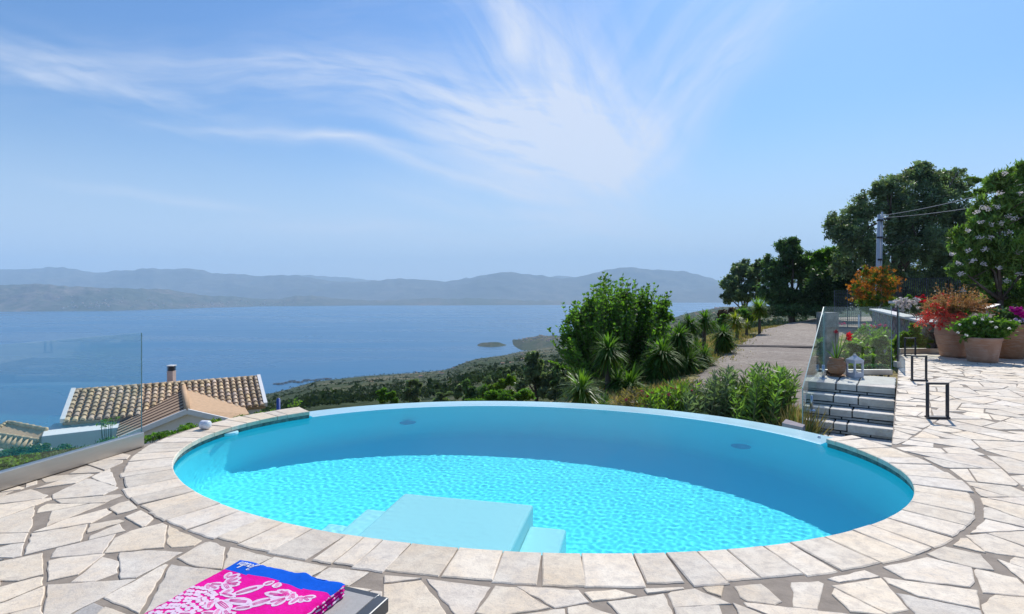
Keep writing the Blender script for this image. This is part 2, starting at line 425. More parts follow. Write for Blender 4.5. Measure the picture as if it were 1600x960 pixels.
# underwater return covers (round)
M_FIT = simple('pool_fitting_plastic', (0.14, 0.70, 0.82), 0.5, var=0.05)

# ---------------- water sheet with real ripples
def water_sheet():
    n = 860; xs = np.linspace(-3.7, 3.8, n); ys = np.linspace(3.0, 8.75, int(n*5.75/7.5))
    X, Y = np.meshgrid(xs, ys)
    r = np.random.default_rng(3); Z = np.zeros_like(X)
    for k in range(60):                                 # capillary ripples with a wind direction
        lam = r.uniform(0.038, 0.10); th = r.normal(0.5, 0.95); kk = 2*PI/lam
        amp = lam*lam*0.036*r.uniform(0.4, 1.1)
        Z += amp*np.sin(kk*(X*math.cos(th)+Y*math.sin(th))+r.uniform(0, 6.28)+0.6*np.sin(X*r.uniform(1, 4)+r.uniform(0, 6))+0.6*np.sin(Y*r.uniform(1, 4)))
    for k in range(6):
        lam = r.uniform(0.5, 1.4); th = r.uniform(0, 6.28); kk = 2*PI/lam
        Z += lam*0.0012*np.sin(kk*(X*math.cos(th)+Y*math.sin(th))+r.uniform(0, 6.28))
    dx_ = (X-(PA[0]+0.7))/1.1; dy_ = (Y-(PA[1]-0.6))/0.9; calm = np.clip(np.hypot(dx_, dy_)-0.6, 0, 1)
    Z = Z*0.135*(0.35+0.65*calm)
    # clip to the pool: keep quads whose centre lies inside the outline (a hair outside it)
    c, s = math.cos(PROT), math.sin(PROT)
    cx = (X[:-1, :-1]+X[1:, 1:])/2-PC[0]; cy = (Y[:-1, :-1]+Y[1:, 1:])/2-PC[1]
    lx = cx*c+cy*s; ly = -cx*s+cy*c; b = np.where(ly < 0, 2.28, 2.47)
    keep = ((lx/3.472)**2+(ly/(b+0.007))**2) < 1
    idx = np.arange(X.size).reshape(X.shape)
    q = np.stack([idx[:-1, :-1], idx[:-1, 1:], idx[1:, 1:], idx[1:, :-1]], -1)[keep]
    used = np.unique(q); mp = -np.ones(X.size, int); mp[used] = np.arange(len(used))
    v = np.stack([X, Y, Z+WZ], -1).reshape(-1, 3)[used]
    me = bpy.data.meshes.new('pool_water'); fast_mesh(me, v, mp[q]); return link_mesh('pool_water', me, M_WATER, None, True)
water = water_sheet(); tag(water, kind='structure'); water.cycles.is_caustics_caster = True
sun.data.cycles.is_caustics_light = True

# ---------------- deck outline
DECK = [(-5.92, -3.0), (-3.82, 5.94)]                 # left edge, then round the pool coping
tl = t_at(-3.30, 6.05)
tR0 = t_at(3.60, 5.60); tR0 = tR0-2*PI if tR0 > PI else tR0
HOLE = [pool_pt(tl+(tR0+2*PI-tl)*k/60, COPW+0.012) for k in range(61)]
E0 = (3.86, 5.86); E1 = (8.05, 12.0); E2 = (9.62, 14.32)
DECK += HOLE + [E0, E1, E2, (17.5, 14.6), (17.5, -3.0)]
# ------------------------------------------------------------------ setting: sea, terrain, far coasts
def sea_mat():
    m, t, out = newmat('sea_water'); c = t.coord()
    n = t.noise(t.scaled(c, (0.0006, 0.0022, 1)), 1.0, 5, 0.6, 0.8)
    p = t.node('ShaderNodeBsdfPrincipled')
    t.put(p.inputs['Base Color'], t.mix(t.ramp(n, [(0.35, 0), (0.65, 1)]), (0.014, 0.110, 0.23), (0.024, 0.145, 0.285)))
    t.put(p.inputs['Roughness'], t.maprange(n, 0.35, 0.65, 0.22, 0.36)); p.inputs['IOR'].default_value = 1.333
    p.inputs['Specular IOR Level'].default_value = 0.25
    b1 = t.noise(t.scaled(c, (0.02, 0.035, 1)), 1.0, 7, 0.7)
    t.put(p.inputs['Normal'], t.bump(b1, 0.35, 4.0)); t.l.new(p.outputs[0], out.inputs[0]); return m
mb = MB(); mb.add([(-33000, -1500, SEA), (33000, -1500, SEA), (33000, 21500, SEA), (-33000, 21500, SEA)], [(0, 1, 2, 3)])
tag(mb.build('sea', sea_mat()), kind='structure')
def hill_mat(name, ca, cb, cc, sc):
    m, t, out = newmat(name); c = t.coord()
    n1 = t.noise(c, sc, 7, 0.62, 0.4); n2 = t.noise(c, sc*7, 6, 0.7); n3 = t.noise(c, sc*45, 3, 0.7)
    col = t.mix(t.ramp(n1, [(0.42, 0), (0.60, 1)]), ca, cb)
    col = t.mix(t.ramp(n2, [(0.45, 0), (0.58, 0.85)]), col, cc)
    col = t.mix(t.ramp(n3, [(0.45, 0), (0.60, 0.5)]), col, tuple(x*0.5 for x in ca))
    p = t.node('ShaderNodeBsdfPrincipled'); t.put(p.inputs['Base Color'], col); p.inputs['Roughness'].default_value = 0.95
    p.inputs['Specular IOR Level'].default_value = 0.1
    t.put(p.inputs['Normal'], t.bump(t.math('ADD', n2, t.math('MULTIPLY', n3, 0.4)), 0.7, 0.22/sc*0.1)); t.l.new(p.outputs[0], out.inputs[0]); return m
M_FAR = hill_mat('far_mountain', (0.10, 0.10, 0.075), (0.17, 0.15, 0.115), (0.08, 0.085, 0.06), 0.0006)
M_COAST = hill_mat('coast_hill', (0.085, 0.10, 0.065), (0.21, 0.165, 0.13), (0.06, 0.08, 0.045), 0.0011)
M_HILL = hill_mat('scrub_hill', (0.050, 0.070, 0.028), (0.150, 0.125, 0.075), (0.032, 0.052, 0.020), 0.012)
def layer(name, xs, ridge, base, dridge, mat, seed, noise=0.07, n=520, rows=46, back=1.35):
    """a coast: columns fan out, rows climb from the shore to the ridge and fall behind it"""
    pxs = np.linspace(xs[0], xs[1], n); rx, ry = zip(*ridge); bx, by = zip(*base)
    fn = smooth_noise(seed, 7)
    S = np.linspace(0, back, rows); P, SS = np.meshgrid(pxs, S)
    r = np.interp(pxs, rx, ry); b = np.interp(pxs, bx, by)
    r = r + 0.8*np.sin(pxs*0.083+seed)*np.sin(pxs*0.021+seed)+0.6*np.abs(np.sin(pxs*0.13+seed))+0.4*np.sin(pxs*0.31+2*seed)
    Ys = (CAMZ-SEA)*FPX/(b-HZ); Yr = Ys*dridge; Zr = CAMZ-(r-HZ)*Yr/FPX
    Y = Ys[None]+(Yr-Ys)[None]*SS
    prof = np.where(SS < 1, np.sin(np.clip(SS, 0, 1)*PI/2)**0.9*0.35+0.65*np.clip(SS, 0, 1)**1.25, 1-(SS-1)*1.5)
    X = (P-800)*Y/FPX
    k = 1.0/(0.10*Yr.mean())
    nz = fn(X*k*3.0, Y*k*3.0)
    fade = np.clip(SS, 0, 1)*(1.08-np.clip(SS, 0, 1))*3.2
    Z = SEA-4+(Zr-SEA+4)[None]*prof+(Zr-SEA)[None]*noise*nz*fade
    # keep the ridge the skyline
    lim = CAMZ-(r[None]-HZ)*Y/FPX; Z = np.where(SS < 1, np.minimum(Z, lim-0.002*Y*(1-SS)), Z)
    return tag(grid_mesh(name, X, Y, Z, mat), kind='structure'), (pxs, Ys, Yr)
layer('far_mountains', (-260, 1900), [(-260, 426), (-120, 421), (0, 419), (60, 418), (100, 416), (150, 424), (225, 418), (250, 421), (288, 419.5), (317, 421), (350, 426), (400, 430), (464, 430), (500, 436), (556, 441), (590, 438), (625, 434.5), (665, 438), (700, 438), (752, 430), (798, 424.5), (840, 430), (875, 435), (910, 431), (945, 421.7), (987, 417.5), (1067, 421.7), (1102, 431), (1125, 438), (1180, 446), (1260, 438), (1500, 430), (1900, 440)],
      [(-260, 470), (1900, 470)], 1.18, M_FAR, 3, 0.10)
layer('distant_range', (300, 1000), [(300, 440), (420, 432), (470, 429), (520, 431), (560, 436), (640, 441), (706, 438), (728, 433), (745, 437), (800, 442), (880, 430), (905, 434), (1000, 444)],
      [(300, 466), (1000, 466)], 1.2, M_FAR, 9, 0.07, 300)
layer('middle_ridge', (860, 1700), [(860, 470), (900, 463), (960, 455), (1032, 448), (1078, 454), (1120, 445), (1200, 440), (1400, 438), (1700, 450)],
      [(860, 473), (1700, 474)], 1.22, M_FAR, 5, 0.09, 300)
COASTA = layer('opposite_coast', (-260, 960), [(-260, 452), (-100, 447), (0, 445), (50, 444), (125, 449), (170, 448.5), (212, 449), (275, 454), (325, 462), (400, 465), (440, 467), (460, 461.5), (500, 462), (556, 469), (620, 468), (665, 466.5), (744, 466), (869, 470), (960, 474)],
      [(-260, 489), (0, 487.5), (175, 486), (400, 479.5), (560, 478), (960, 477)], 1.17, M_COAST, 12, 0.12, 700, 60)[1]

# the near hillside: one sheet from under the terrace to the shore and the point on the right
R_PX = [-700, 0, 300, 412, 444, 494, 572, 650, 697, 728, 744, 790, 812, 869, 940, 1040, 1085, 1130, 1250, 1400, 2400]
R_PY = [720, 712, 665, 617, 610, 596, 588, 583, 578, 566, 561, 555, 550, 542, 528, 500, 487.5, 480, 478, 478, 480]
R_Y = [700, 760, 980, 1240, 1300, 1420, 1480, 1560, 1650, 1780, 1830, 1950, 2000, 2100, 2250, 2400, 2500, 2600, 2700, 2700, 2700]
EDX = [-40, 1.8, 3.1, 5.3, 9.4, 16, 26, 34, 60, 90]; EDY = [-60, 8, 12, 17, 25, 37, 50, 55, 60, 66]
hn = smooth_noise(21, 7); hn2 = smooth_noise(33, 6)
def near_z(X, Y):
    s = np.interp(Y, EDY, EDX)-X
    z = np.where(s < 0, -1.0, -1.0-0.12*np.clip(s, 0, 3.2)-0.42*np.clip(s-3.2, 0, None))
    z = z-0.02*np.clip(Y-55, 0, None)*0-0.25*np.clip(Y-62, 0, None)
    return np.maximum(z, -1.6-0.50*np.clip(np.hypot(X, Y)-8, 0, None)-0.0) 
def ground_z(X, Y):
    X = np.asarray(X, float); Y = np.asarray(Y, float); Yc = np.maximum(Y, 1.0)
    px = 800+FPX*X/Yc; px = np.clip(px, -700, 2400)
    rpy = np.interp(px, R_PX, R_PY); rY = np.interp(px, R_PX, R_Y)
    u = np.log(np.clip(Yc, 40, None)/40)/np.log(rY/40); u = np.clip(u, 0, 1)
    py = rpy+(74*(1-u)**1.25)                          # screen row of the slope as it runs out
    py = py+ (hn(X*0.010, Y*0.010)*3.2+hn(X*0.045, Y*0.030)*0.8)*np.sin(np.clip(u, 0, 1)*PI)**0.7
    zf = CAMZ-(py-HZ)*Yc/FPX
    over = np.clip(Yc-rY, 0, None); zr = CAMZ-(rpy-HZ)*rY/FPX
    zf = np.where(Yc > rY, zr-(over*0.62+hn2(X*0.006, Y*0.006)*4*np.clip(over/60, 0, 1)), zf)
    zn = near_z(X, Y); b = np.clip((Yc-34)/60, 0, 1); b = b*b*(3-2*b)
    zf2 = zf; z = zn*(1-b)+zf2*b
    return np.maximum(z, SEA-12)
nc = 620; pc = np.concatenate([np.linspace(-700, 350, 130), np.linspace(352, 1250, 420), np.linspace(1256, 2400, 70)])
Yr = np.concatenate([[2.0, 4, 6, 8], np.geomspace(9, 60, 60), np.geomspace(61, 3400, 210)])
Pm, Ym = np.meshgrid(pc, Yr); Xm = (Pm-800)*Ym/FPX
Zm = ground_z(Xm, Ym); Zm = Zm+np.where(Ym < 60, 0.05*hn(Xm*1.6, Ym*1.6)*0.6, 0)
Zm = np.where(Ym < 9.1, np.minimum(Zm, -1.9), Zm)
def hillside_mat():
    m, t, out = newmat('hillside'); c = t.coord()
    sepn = t.node('ShaderNodeSeparateXYZ'); t.l.new(c, sepn.inputs[0])
    near = t.maprange(sepn.outputs[1], 45, 110, 1, 0, True)
    n1 = t.noise(c, 0.006, 6, 0.62, 0.5); n2 = t.noise(c, 0.05, 6, 0.66); n3 = t.noise(c, 0.4, 4, 0.7); n4 = t.noise(c, 5, 6, 0.75)
    far = t.mix(t.ramp(n1, [(0.45, 0), (0.58, 1)]), (0.060, 0.078, 0.034), (0.20, 0.165, 0.10))
    far = t.mix(t.ramp(n2, [(0.44, 0), (0.54, 0.9)]), far, (0.036, 0.058, 0.020))
    far = t.mix(t.ramp(n3, [(0.5, 0), (0.62, 0.6)]), far, (0.022, 0.036, 0.013))
    nr = t.mix(t.ramp(n4, [(0.38, 0), (0.62, 1)]), (0.15, 0.125, 0.055), (0.42, 0.34, 0.17))
    nr = t.mix(t.ramp(n3, [(0.45, 0), (0.6, 0.8)]), nr, (0.10, 0.13, 0.035))
    p = t.node('ShaderNodeBsdfPrincipled'); t.put(p.inputs['Base Color'], t.mix(near, far, nr)); p.inputs['Roughness'].default_value = 0.95
    p.inputs['Specular IOR Level'].default_value = 0.1
    t.put(p.inputs['Normal'], t.bump(t.math('ADD', t.math('MULTIPLY', n2, 2.5), t.math('ADD', t.math('MULTIPLY', n3, 0.7), t.math('MULTIPLY', n4, 0.04))), 0.8, 1.0))
    t.l.new(p.outputs[0], out.inputs[0]); return m
tag(grid_mesh('ground', Xm, Ym, Zm, hillside_mat()), kind='structure')
layer('peninsula', (785, 1130), [(785, 541), (792, 536), (805, 530), (840, 525), (882, 524), (940, 521), (1000, 512), (1060, 506), (1130, 500)],
      [(785, 545), (795, 540), (815, 549), (870, 549), (1130, 540)], 1.12, M_HILL, 41, 0.12, 200, 30, 1.8)
layer('islet', (741, 797), [(741, 541.4), (750, 537), (764, 534), (780, 534), (789, 538), (797, 541)],
      [(741, 542.2), (766, 543.5), (797, 542)], 1.035, M_HILL, 43, 0.1, 60, 16, 2.0)

# haze: one closed box of thin even air round everything, sky outside it
hm, t, out = newmat('haze'); vp = t.node('ShaderNodeVolumePrincipled'); vp.inputs['Density'].default_value = 7.5e-5
vp.inputs['Color'].default_value = (0.62, 0.83, 1.0, 1); vp.inputs['Anisotropy'].default_value = 0.0
t.l.new(vp.outputs[0], out.inputs[1])
mb = MB(); mb.box((0, 10100, 440), (67000, 23400, 1410)); tag(mb.build('haze', hm), kind='stuff')

# driveway
def road_mat():
    m, t, out = newmat('worn_concrete'); c = t.coord()
    n1 = t.noise(c, 0.5, 5, 0.6); n2 = t.noise(c, 6, 7, 0.75); n3 = t.noise(c, 60, 3, 0.8)
    col = t.mix(t.ramp(n1, [(0.4, 0), (0.62, 1)]), (0.43, 0.36, 0.29), (0.31, 0.245, 0.195))
    col = t.mix(t.ramp(n2, [(0.42, 0), (0.58, 0.8)]), col, (0.22, 0.175, 0.14)); col = t.mix(t.ramp(n3, [(0.5, 0), (0.62, 0.5)]), col, (0.16, 0.14, 0.12))
    p = t.node('ShaderNodeBsdfPrincipled'); t.put(p.inputs['Base Color'], col); p.inputs['Roughness'].default_value = 0.9
    t.put(p.inputs['Normal'], t.bump(t.math('ADD', n2, t.math('MULTIPLY', n3, 0.5)), 0.9, 0.06)); t.l.new(p.outputs[0], out.inputs[0]); return m
M_ROAD = road_mat()
EL = [(2.6, 11), (3.9, 14), (5.3, 17), (7.2, 21), (9.4, 25), (12.8, 31), (16, 37), (20.8, 43.5), (26, 49.5), (36, 53), (60, 56)]
ER = [(7.4, 12.4), (8.3, 14), (9.6, 17), (11.9, 21), (14.2, 25), (17.6, 31), (22, 36.5), (28, 41), (33, 43), (42, 44.5), (60, 45)]
def road_mesh():
    mb = MB(); n = 160; m = 14; L = []
    for i in range(n):
        u = i/(n-1)*(len(EL)-1); k = min(int(u), len(EL)-2); f = u-k
        a = [EL[k][j]*(1-f)+EL[k+1][j]*f for j in (0, 1)]; b = [ER[k][j]*(1-f)+ER[k+1][j]*f for j in (0, 1)]
        wob = 0.16*math.sin(i*0.9)+0.1*math.sin(i*2.3)
        for j in range(m):
            g = j/(m-1); x = a[0]*(1-g)+b[0]*g; y = a[1]*(1-g)+b[1]*g
            if j == 0: x += wob
            z = -0.92+0.012*math.sin(x*1.3)+0.10*max(0, min(1, (y-38)/10))
            if j in (0, m-1): z -= 0.16
            L.append((x, y, z))
    mb.add(L, [(i*m+j, i*m+j+1, (i+1)*m+j+1, (i+1)*m+j) for i in range(n-1) for j in range(m-1)])
    return mb.build('driveway', M_ROAD, None, True)
tag(road_mesh(), kind='structure')
# two raised ribs across the driveway (a drain channel)
mb = MB()
for dy in (0, 0.45): mb.bar((9.9, 25.2+dy, -0.90), (14.1, 24.4+dy, -0.90), 0.14, 0.06)
tag(mb.build('drain_channel', simple('drain_concrete', (0.24, 0.2, 0.17), 0.9, var=0.2)), kind='structure')

# ------------------------------------------------------------------ terrace
mb = MB(); mb.prism(DECK, -1.9, -0.0075, 0); o = tag(mb.build('terrace', M_GROUT), kind='structure')
def clip(poly, nx, ny, d):                             # keep nx*x+ny*y <= d
    out = []
    for i, p in enumerate(poly):
        q = poly[(i+1) % len(poly)]; a = nx*p[0]+ny*p[1]-d; b = nx*q[0]+ny*q[1]-d
        if a <= 0: out.append(p)
        if (a < 0 < b) or (b < 0 < a):
            f = a/(a-b); out.append((p[0]+(q[0]-p[0])*f, p[1]+(q[1]-p[1])*f))
    return out
def area(p): return 0.5*sum(p[i][0]*p[(i+1) % len(p)][1]-p[(i+1) % len(p)][0]*p[i][1] for i in range(len(p)))
COPO = np.array([pool_pt(k*2*PI/360, COPW+0.0) for k in range(360)])
def split_poly(poly, r, amax, tries=0):
    """break a slab by straight cracks until it is small enough"""
    A = abs(area(poly))
    if tries == 0 and A < amax*r.uniform(0.5, 1.7): return [poly]
    cx = sum(p[0] for p in poly)/len(poly); cy = sum(p[1] for p in poly)/len(poly)
    sx = sum((p[0]-cx)**2 for p in poly); sy = sum((p[1]-cy)**2 for p in poly); sxy = sum((p[0]-cx)*(p[1]-cy) for p in poly)
    th = 0.5*math.atan2(2*sxy, sx-sy)+r.gauss(0, 0.38)            # crack roughly across the long side
    w_ = math.sqrt(A)*0.16; cx += r.uniform(-w_, w_); cy += r.uniform(-w_, w_)
    nx, ny = math.cos(th), math.sin(th); d = nx*cx+ny*cy
    out = []; halves = [q for q in (clip(poly, nx, ny, d), clip(poly, -nx, -ny, -d)) if len(q) >= 3]
    def thin(q): return abs(area(q))/sum(math.hypot(q[i][0]-q[i-1][0], q[i][1]-q[i-1][1]) for i in range(len(q)))**2
    if tries < 8 and (len(halves) < 2 or min(thin(q) for q in halves) < 0.040): return split_poly(poly, r, amax, tries+1)
    for q in halves: out += split_poly(q, r, amax)
    return out
def paving():
    r = random.Random(17); mb = MB()
    S = np.array([(x+r.uniform(-.6, .6), y+r.uniform(-.6, .6)) for x in np.arange(-6, 19.5, 1.55) for y in np.arange(-2.5, 17, 1.55)])
    ln = (-1.0, 0.235); L = math.hypot(*ln); ln = (ln[0]/L, ln[1]/L)
    eu = Vector((E1[0]-E0[0], E1[1]-E0[1])).normalized(); en = (-eu.y, eu.x)
    cells = []
    for i in range(len(S)):
        x, y = S[i]; dd = (S[:, 0]-x)**2+(S[:, 1]-y)**2; poly = [(x-2.5, y-2.5), (x+2.5, y-2.5), (x+2.5, y+2.5), (x-2.5, y+2.5)]
        for j in np.argsort(dd)[1:16]:
            nx, ny = S[j]-S[i]; L = math.hypot(nx, ny); nx /= L; ny /= L; poly = clip(poly, nx, ny, nx*x+ny*y+L/2)
            if len(poly) < 3: break
        if len(poly) >= 3: cells += split_poly(poly, r, 0.135)
    for poly in cells:
        cx = sum(p[0] for p in poly)/len(poly); cy = sum(p[1] for p in poly)/len(poly)
        if cy < -1.6 or cy > 14.7 or (cx-PC[0])**2+(cy-PC[1])**2 < 2.0**2: continue
        if math.hypot(cx, cy) > 6 and cx < 0: pass
        poly = clip(poly, ln[0], ln[1], ln[0]*-3.735+ln[1]*5.92-0.005)
        # keep clear of the coping: cut by its tangent near the piece
        if poly:
            near = sorted(range(0, 360, 3), key=lambda k: min(math.hypot(COPO[k][0]-p[0], COPO[k][1]-p[1]) for p in poly+[(cx, cy)]))[:3]
            dmin = min(math.hypot(COPO[k][0]-cx, COPO[k][1]-cy) for k in near)
            if dmin < 0.7:
                for k in near[:2]:
                    tx, ty = COPO[(k+1) % 360]-COPO[k-1]; L = math.hypot(tx, ty); nx, ny = ty/L, -tx/L
                    if poly: poly = clip(poly, -nx, -ny, -(nx*COPO[k][0]+ny*COPO[k][1])-0.016)
            c, s_ = math.cos(PROT), math.sin(PROT); lx = (cx-PC[0])*c+(cy-PC[1])*s_; ly = -(cx-PC[0])*s_+(cy-PC[1])*c
            if (lx/3.6)**2+(ly/2.5)**2 < 1 and dmin > 0.35: continue
        if poly and cy > 5.2 and cx > 0: poly = clip(poly, en[0], en[1], en[0]*E0[0]+en[1]*E0[1]-0.004)
        if poly and cy > 5.9 and cx < 0: continue
        if poly: poly = clip(poly, 0, 1, 14.28)
        if not poly or len(poly) < 3 or abs(area(poly)) < 0.006: continue
        if area(poly) < 0: poly = poly[::-1]
        for _k in range(2):                                         # joints of uneven width
            n = len(poly); edges = [(poly[i], poly[(i+1) % n]) for i in range(n)]
            if _k: break
            for (p, q) in edges:
                ex, ey = q[0]-p[0], q[1]-p[1]; L = math.hypot(ex, ey)
                if L < 1e-6: continue
                nx, ny = ey/L, -ex/L; ta = r.gauss(0, 0.030); nx, ny = nx*math.cos(ta)-ny*math.sin(ta), nx*math.sin(ta)+ny*math.cos(ta)
                mx, my = (p[0]+q[0])/2, (p[1]+q[1])/2
                g = r.choice([0.002, 0.004, 0.005, 0.007, 0.011])
                poly = clip(poly, nx, ny, nx*mx+ny*my-g)
                if len(poly) < 3: break
            if len(poly) < 3: break
        if len(poly) < 3: continue
        c = (sum(p[0] for p in poly)/len(poly), sum(p[1] for p in poly)/len(poly))
        for _c in range(r.choice([0, 1, 1, 2, 3])):
            v = r.choice(poly); nx, ny = v[0]-c[0], v[1]-c[1]; L = math.hypot(nx, ny) or 1; nx /= L; ny /= L
            ang = r.uniform(-0.7, 0.7); nx, ny = nx*math.cos(ang)-ny*math.sin(ang), nx*math.sin(ang)+ny*math.cos(ang)
            poly = clip(poly, nx, ny, nx*v[0]+ny*v[1]-r.uniform(0.01, 0.06))
            if len(poly) < 3: break
        if len(poly) < 3 or abs(area(poly)) < 0.005: continue
        pl = [p for q, p in enumerate(poly) if math.hypot(p[0]-poly[q-1][0], p[1]-poly[q-1][1]) > 0.015]
        if len(pl) < 3: continue
        col = stone_col(r)
        if math.hypot(c[0]+2.1, c[1]-2.75) < 0.2: col = (0.62, 0.66, 0.74)
        fine = math.hypot(*c) < 6
        slab(mb, rough_poly(pl, r, 0.006 if fine else 0.005, 0.05 if fine else 0.2), -0.03, r.uniform(-0.003, 0.002), col, 0.005)
    return mb.build('flagstone_paving', M_STONE, None, False, True)
GREYS = set()
tag(paving(), kind='structure')

# ------------------------------------------------------------------ stone steps beside the terrace edge
eu = Vector((E1[0]-E0[0], E1[1]-E0[1])).normalized(); ev = Vector((-eu.y, eu.x))   # up along the edge / away to the left
S0 = Vector(px3(1393, 606, 0)[:2]); S0 = Vector(E0)+eu*((S0-Vector(E0)).dot(eu)) + ev*0.012
M_RISER = simple('weathered_step_stone', (0.76, 0.71, 0.63), 0.85, var=0.16, scale=7, bump=0.8, bdist=0.02, attr=True, col2=(0.56, 0.51, 0.45))
M_DARKM = simple('dark_mortar', (0.055, 0.05, 0.045), 0.95, var=0.2)
steps = empty('stone_steps', (S0.x, S0.y, -0.6)); tag(steps, 'short flight of cream stone steps with dark joints beside the pool', 'steps')
def relp(o, p):
    o.parent = p; o.matrix_parent_inverse = Matrix.Translation(p.location).inverted(); return o
SW = 1.27; RISE = 0.165; GO = 0.30
rs = random.Random(3)
for i in range(6):
    zt = -RISE*i; a = S0-eu*GO*i; dep = GO+0.06 if i else 1.35
    mb = MB()
    def quad(u0, u1, v0, v1): return [tuple(a+eu*u0+ev*v0), tuple(a+eu*u1+ev*v0), tuple(a+eu*u1+ev*v1), tuple(a+eu*u0+ev*v1)]
    mb.prism(quad(0.02, dep, 0.0, SW), zt-RISE-0.02, zt-0.012, 1)
    cuts = [0.0, rs.uniform(0.5, 0.66), rs.uniform(0.78, 0.9), SW]
    for c0, c1 in zip(cuts[:-1], cuts[1:]):
        g = 0.010; wob = rs.uniform(-0.006, 0.006)
        poly = rough_poly(quad(-0.012+wob, dep-0.01, c0+g, c1-g), rs, 0.007, 0.12)
        slab(mb, poly, zt-0.108+rs.uniform(-0.01, 0.01), zt, stone_col(rs), 0.012)
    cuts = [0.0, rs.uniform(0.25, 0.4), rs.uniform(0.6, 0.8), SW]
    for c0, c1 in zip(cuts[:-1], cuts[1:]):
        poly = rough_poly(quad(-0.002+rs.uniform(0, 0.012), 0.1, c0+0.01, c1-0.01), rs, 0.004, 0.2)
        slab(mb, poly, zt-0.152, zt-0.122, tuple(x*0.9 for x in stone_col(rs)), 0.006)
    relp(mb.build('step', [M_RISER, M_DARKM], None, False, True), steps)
# rubble wall carrying the terrace edge
M_RUB = simple('rubble_wall', (0.30, 0.28, 0.25), 0.95, var=0.3, scale=3, bump=1.0, bdist=0.05, col2=(0.12, 0.11, 0.10))
# narrow kerb between the rim and the steps
mb = MB(); mb.prism([px3(1222, 661, -0.15)[:2], px3(1254, 668, -0.15)[:2], px3(1258, 664, -0.15)[:2], px3(1228, 655, -0.15)[:2]], -1.6, -0.15)
tag(mb.build('concrete_kerb', simple('kerb_concrete', (0.30, 0.26, 0.27), 0.9)), 'narrow purplish concrete kerb end between pool rim and glass', 'kerb')
# ------------------------------------------------------------------ glass
def glass_mat():
    m, t, out = newmat('thin_green_glass')
    tr = t.node('ShaderNodeBsdfTransparent'); tr.inputs[0].default_value = (0.945, 0.98, 0.972, 1)
    gl = t.node('ShaderNodeBsdfGlossy'); gl.inputs['Roughness'].default_value = 0.01; gl.inputs[0].default_value = (0.9, 1, 0.98, 1)
    lw = t.node('ShaderNodeLayerWeight'); lw.inputs[0].default_value = 0.5
    fr = t.node('ShaderNodeMath', operation='MULTIPLY_ADD'); t.put(fr.inputs[0], t.math('POWER', lw.outputs['Facing'], 5.0)); fr.inputs[1].default_value = 0.70; fr.inputs[2].default_value = 0.035
    mx = t.node('ShaderNodeMixShader'); t.l.new(fr.outputs[0], mx.inputs[0]); t.l.new(tr.outputs[0], mx.inputs[1]); t.l.new(gl.outputs[0], mx.inputs[2])
    t.l.new(mx.outputs[0], out.inputs[0]); return m
M_GLASS = glass_mat()
M_GEDGE = simple('glass_edge', (0.30, 0.44, 0.41), 0.15, var=0.05)
M_ALU = simple('brushed_aluminium', (0.50, 0.47, 0.43), 0.38, metal=0.9, var=0.06, scale=2, bump=0.1, sc3=(1, 1, 12))
def glass_rail(name, a, b, zb0, zb1, zt0, zt1, label, channel=0.0, chz=None, parent=True, grp=None):
    """glass pane between plan points a, b; heights at both ends; optional channel at the foot"""
    a = Vector(a); b = Vector(b); root = empty(name, (a.x, a.y, min(zb0, zb1))); tag(root, label, 'glass railing', grp)
    d = (b-a).normalized(); n = Vector((-d.y, d.x))*0.007
    mb = MB()
    def ring(p, zz0, zz1): return [(p.x-n.x, p.y-n.y, zz0), (p.x+n.x, p.y+n.y, zz0), (p.x+n.x, p.y+n.y, zz1), (p.x-n.x, p.y-n.y, zz1)]
    r0 = ring(a, zb0, zt0); r1 = ring(b, zb1, zt1)
    mb.add(r0+r1, [(0, 4, 7, 3), (1, 2, 6, 5)], 0)
    mb.add(r0+r1, [(3, 7, 6, 2), (0, 3, 2, 1), (4, 5, 6, 7)], 1)
    o = mb.build('glass_pane', [M_GLASS, M_GEDGE]); relp(o, root)
    if channel:
        mb = MB(); w_ = 0.035; nn = n.normalized()*w_
        z0 = chz if chz is not None else min(zb0, zb1)
        a2 = a; b2 = b
        mb.prism([tuple(a2-nn), tuple(b2-nn), tuple(b2+nn), tuple(a2+nn)], z0, z0+channel)
        relp(mb.build('base_channel', M_ALU, bevel=0.006), root)
    return root
LA = (-3.775, 5.87); LB = (-4.57, 2.5)
glass_rail('glass_railing', LA, LB, 0.10, 0.10, 1.155, 1.155, 'long glass balustrade in deep aluminium channel at the left edge', 0.145, 0.0)
SL = S0+ev*(SW+0.02)
gA = S0-eu*0.30*2+ev*(SW+0.0)
gB = S0+eu*1.28+ev*(SW+0.0)
gl1 = Vector(pxY(1254, 0, 8.75)[:2]); gl2 = Vector(pxY(1287, 0, 10.75)[:2]); gr2 = Vector(pxY(1393, 0, 10.75)[:2])
glass_rail('glass_railing', gl1, gl2, -0.50, 0.02, 0.10, 1.27, 'raked glass pane climbing the outer side of the stone steps')
glass_rail('glass_railing', gl2+Vector((0.02, 0)), gr2, 0.03, 0.03, 1.27, 1.27, 'squarish glass pane behind the flowerpot and lantern', 0.10, 0.0)
p1 = Vector(pxY(1402, 0, 11.75)[:2]); p2 = Vector(pxY(1404, 0, 14.25)[:2])
glass_rail('glass_railing', p1, p2, 0.02, 0.02, 1.27, 1.25, 'glass pane seen end on along the terrace edge past the steps')
glass_rail('glass_railing', p2+Vector((0.03, 0.02)), (11.3, 14.35), 0.05, 0.05, 1.1, 1.1, 'low glass pane in brass toned channel left of the tall urn', 0.13, 0.0)
mb = MB(); mb.bar((p1.x, p1.y-0.012, 0.12), (p1.x, p1.y-0.012, 1.27), 0.022, 0.02); relp(mb.build('dark_edge_strip', simple('dark_edge', (0.03, 0.04, 0.045), 0.4)), [o for o in bpy.data.objects if o.get('label', '').startswith('glass pane seen end on')][0])
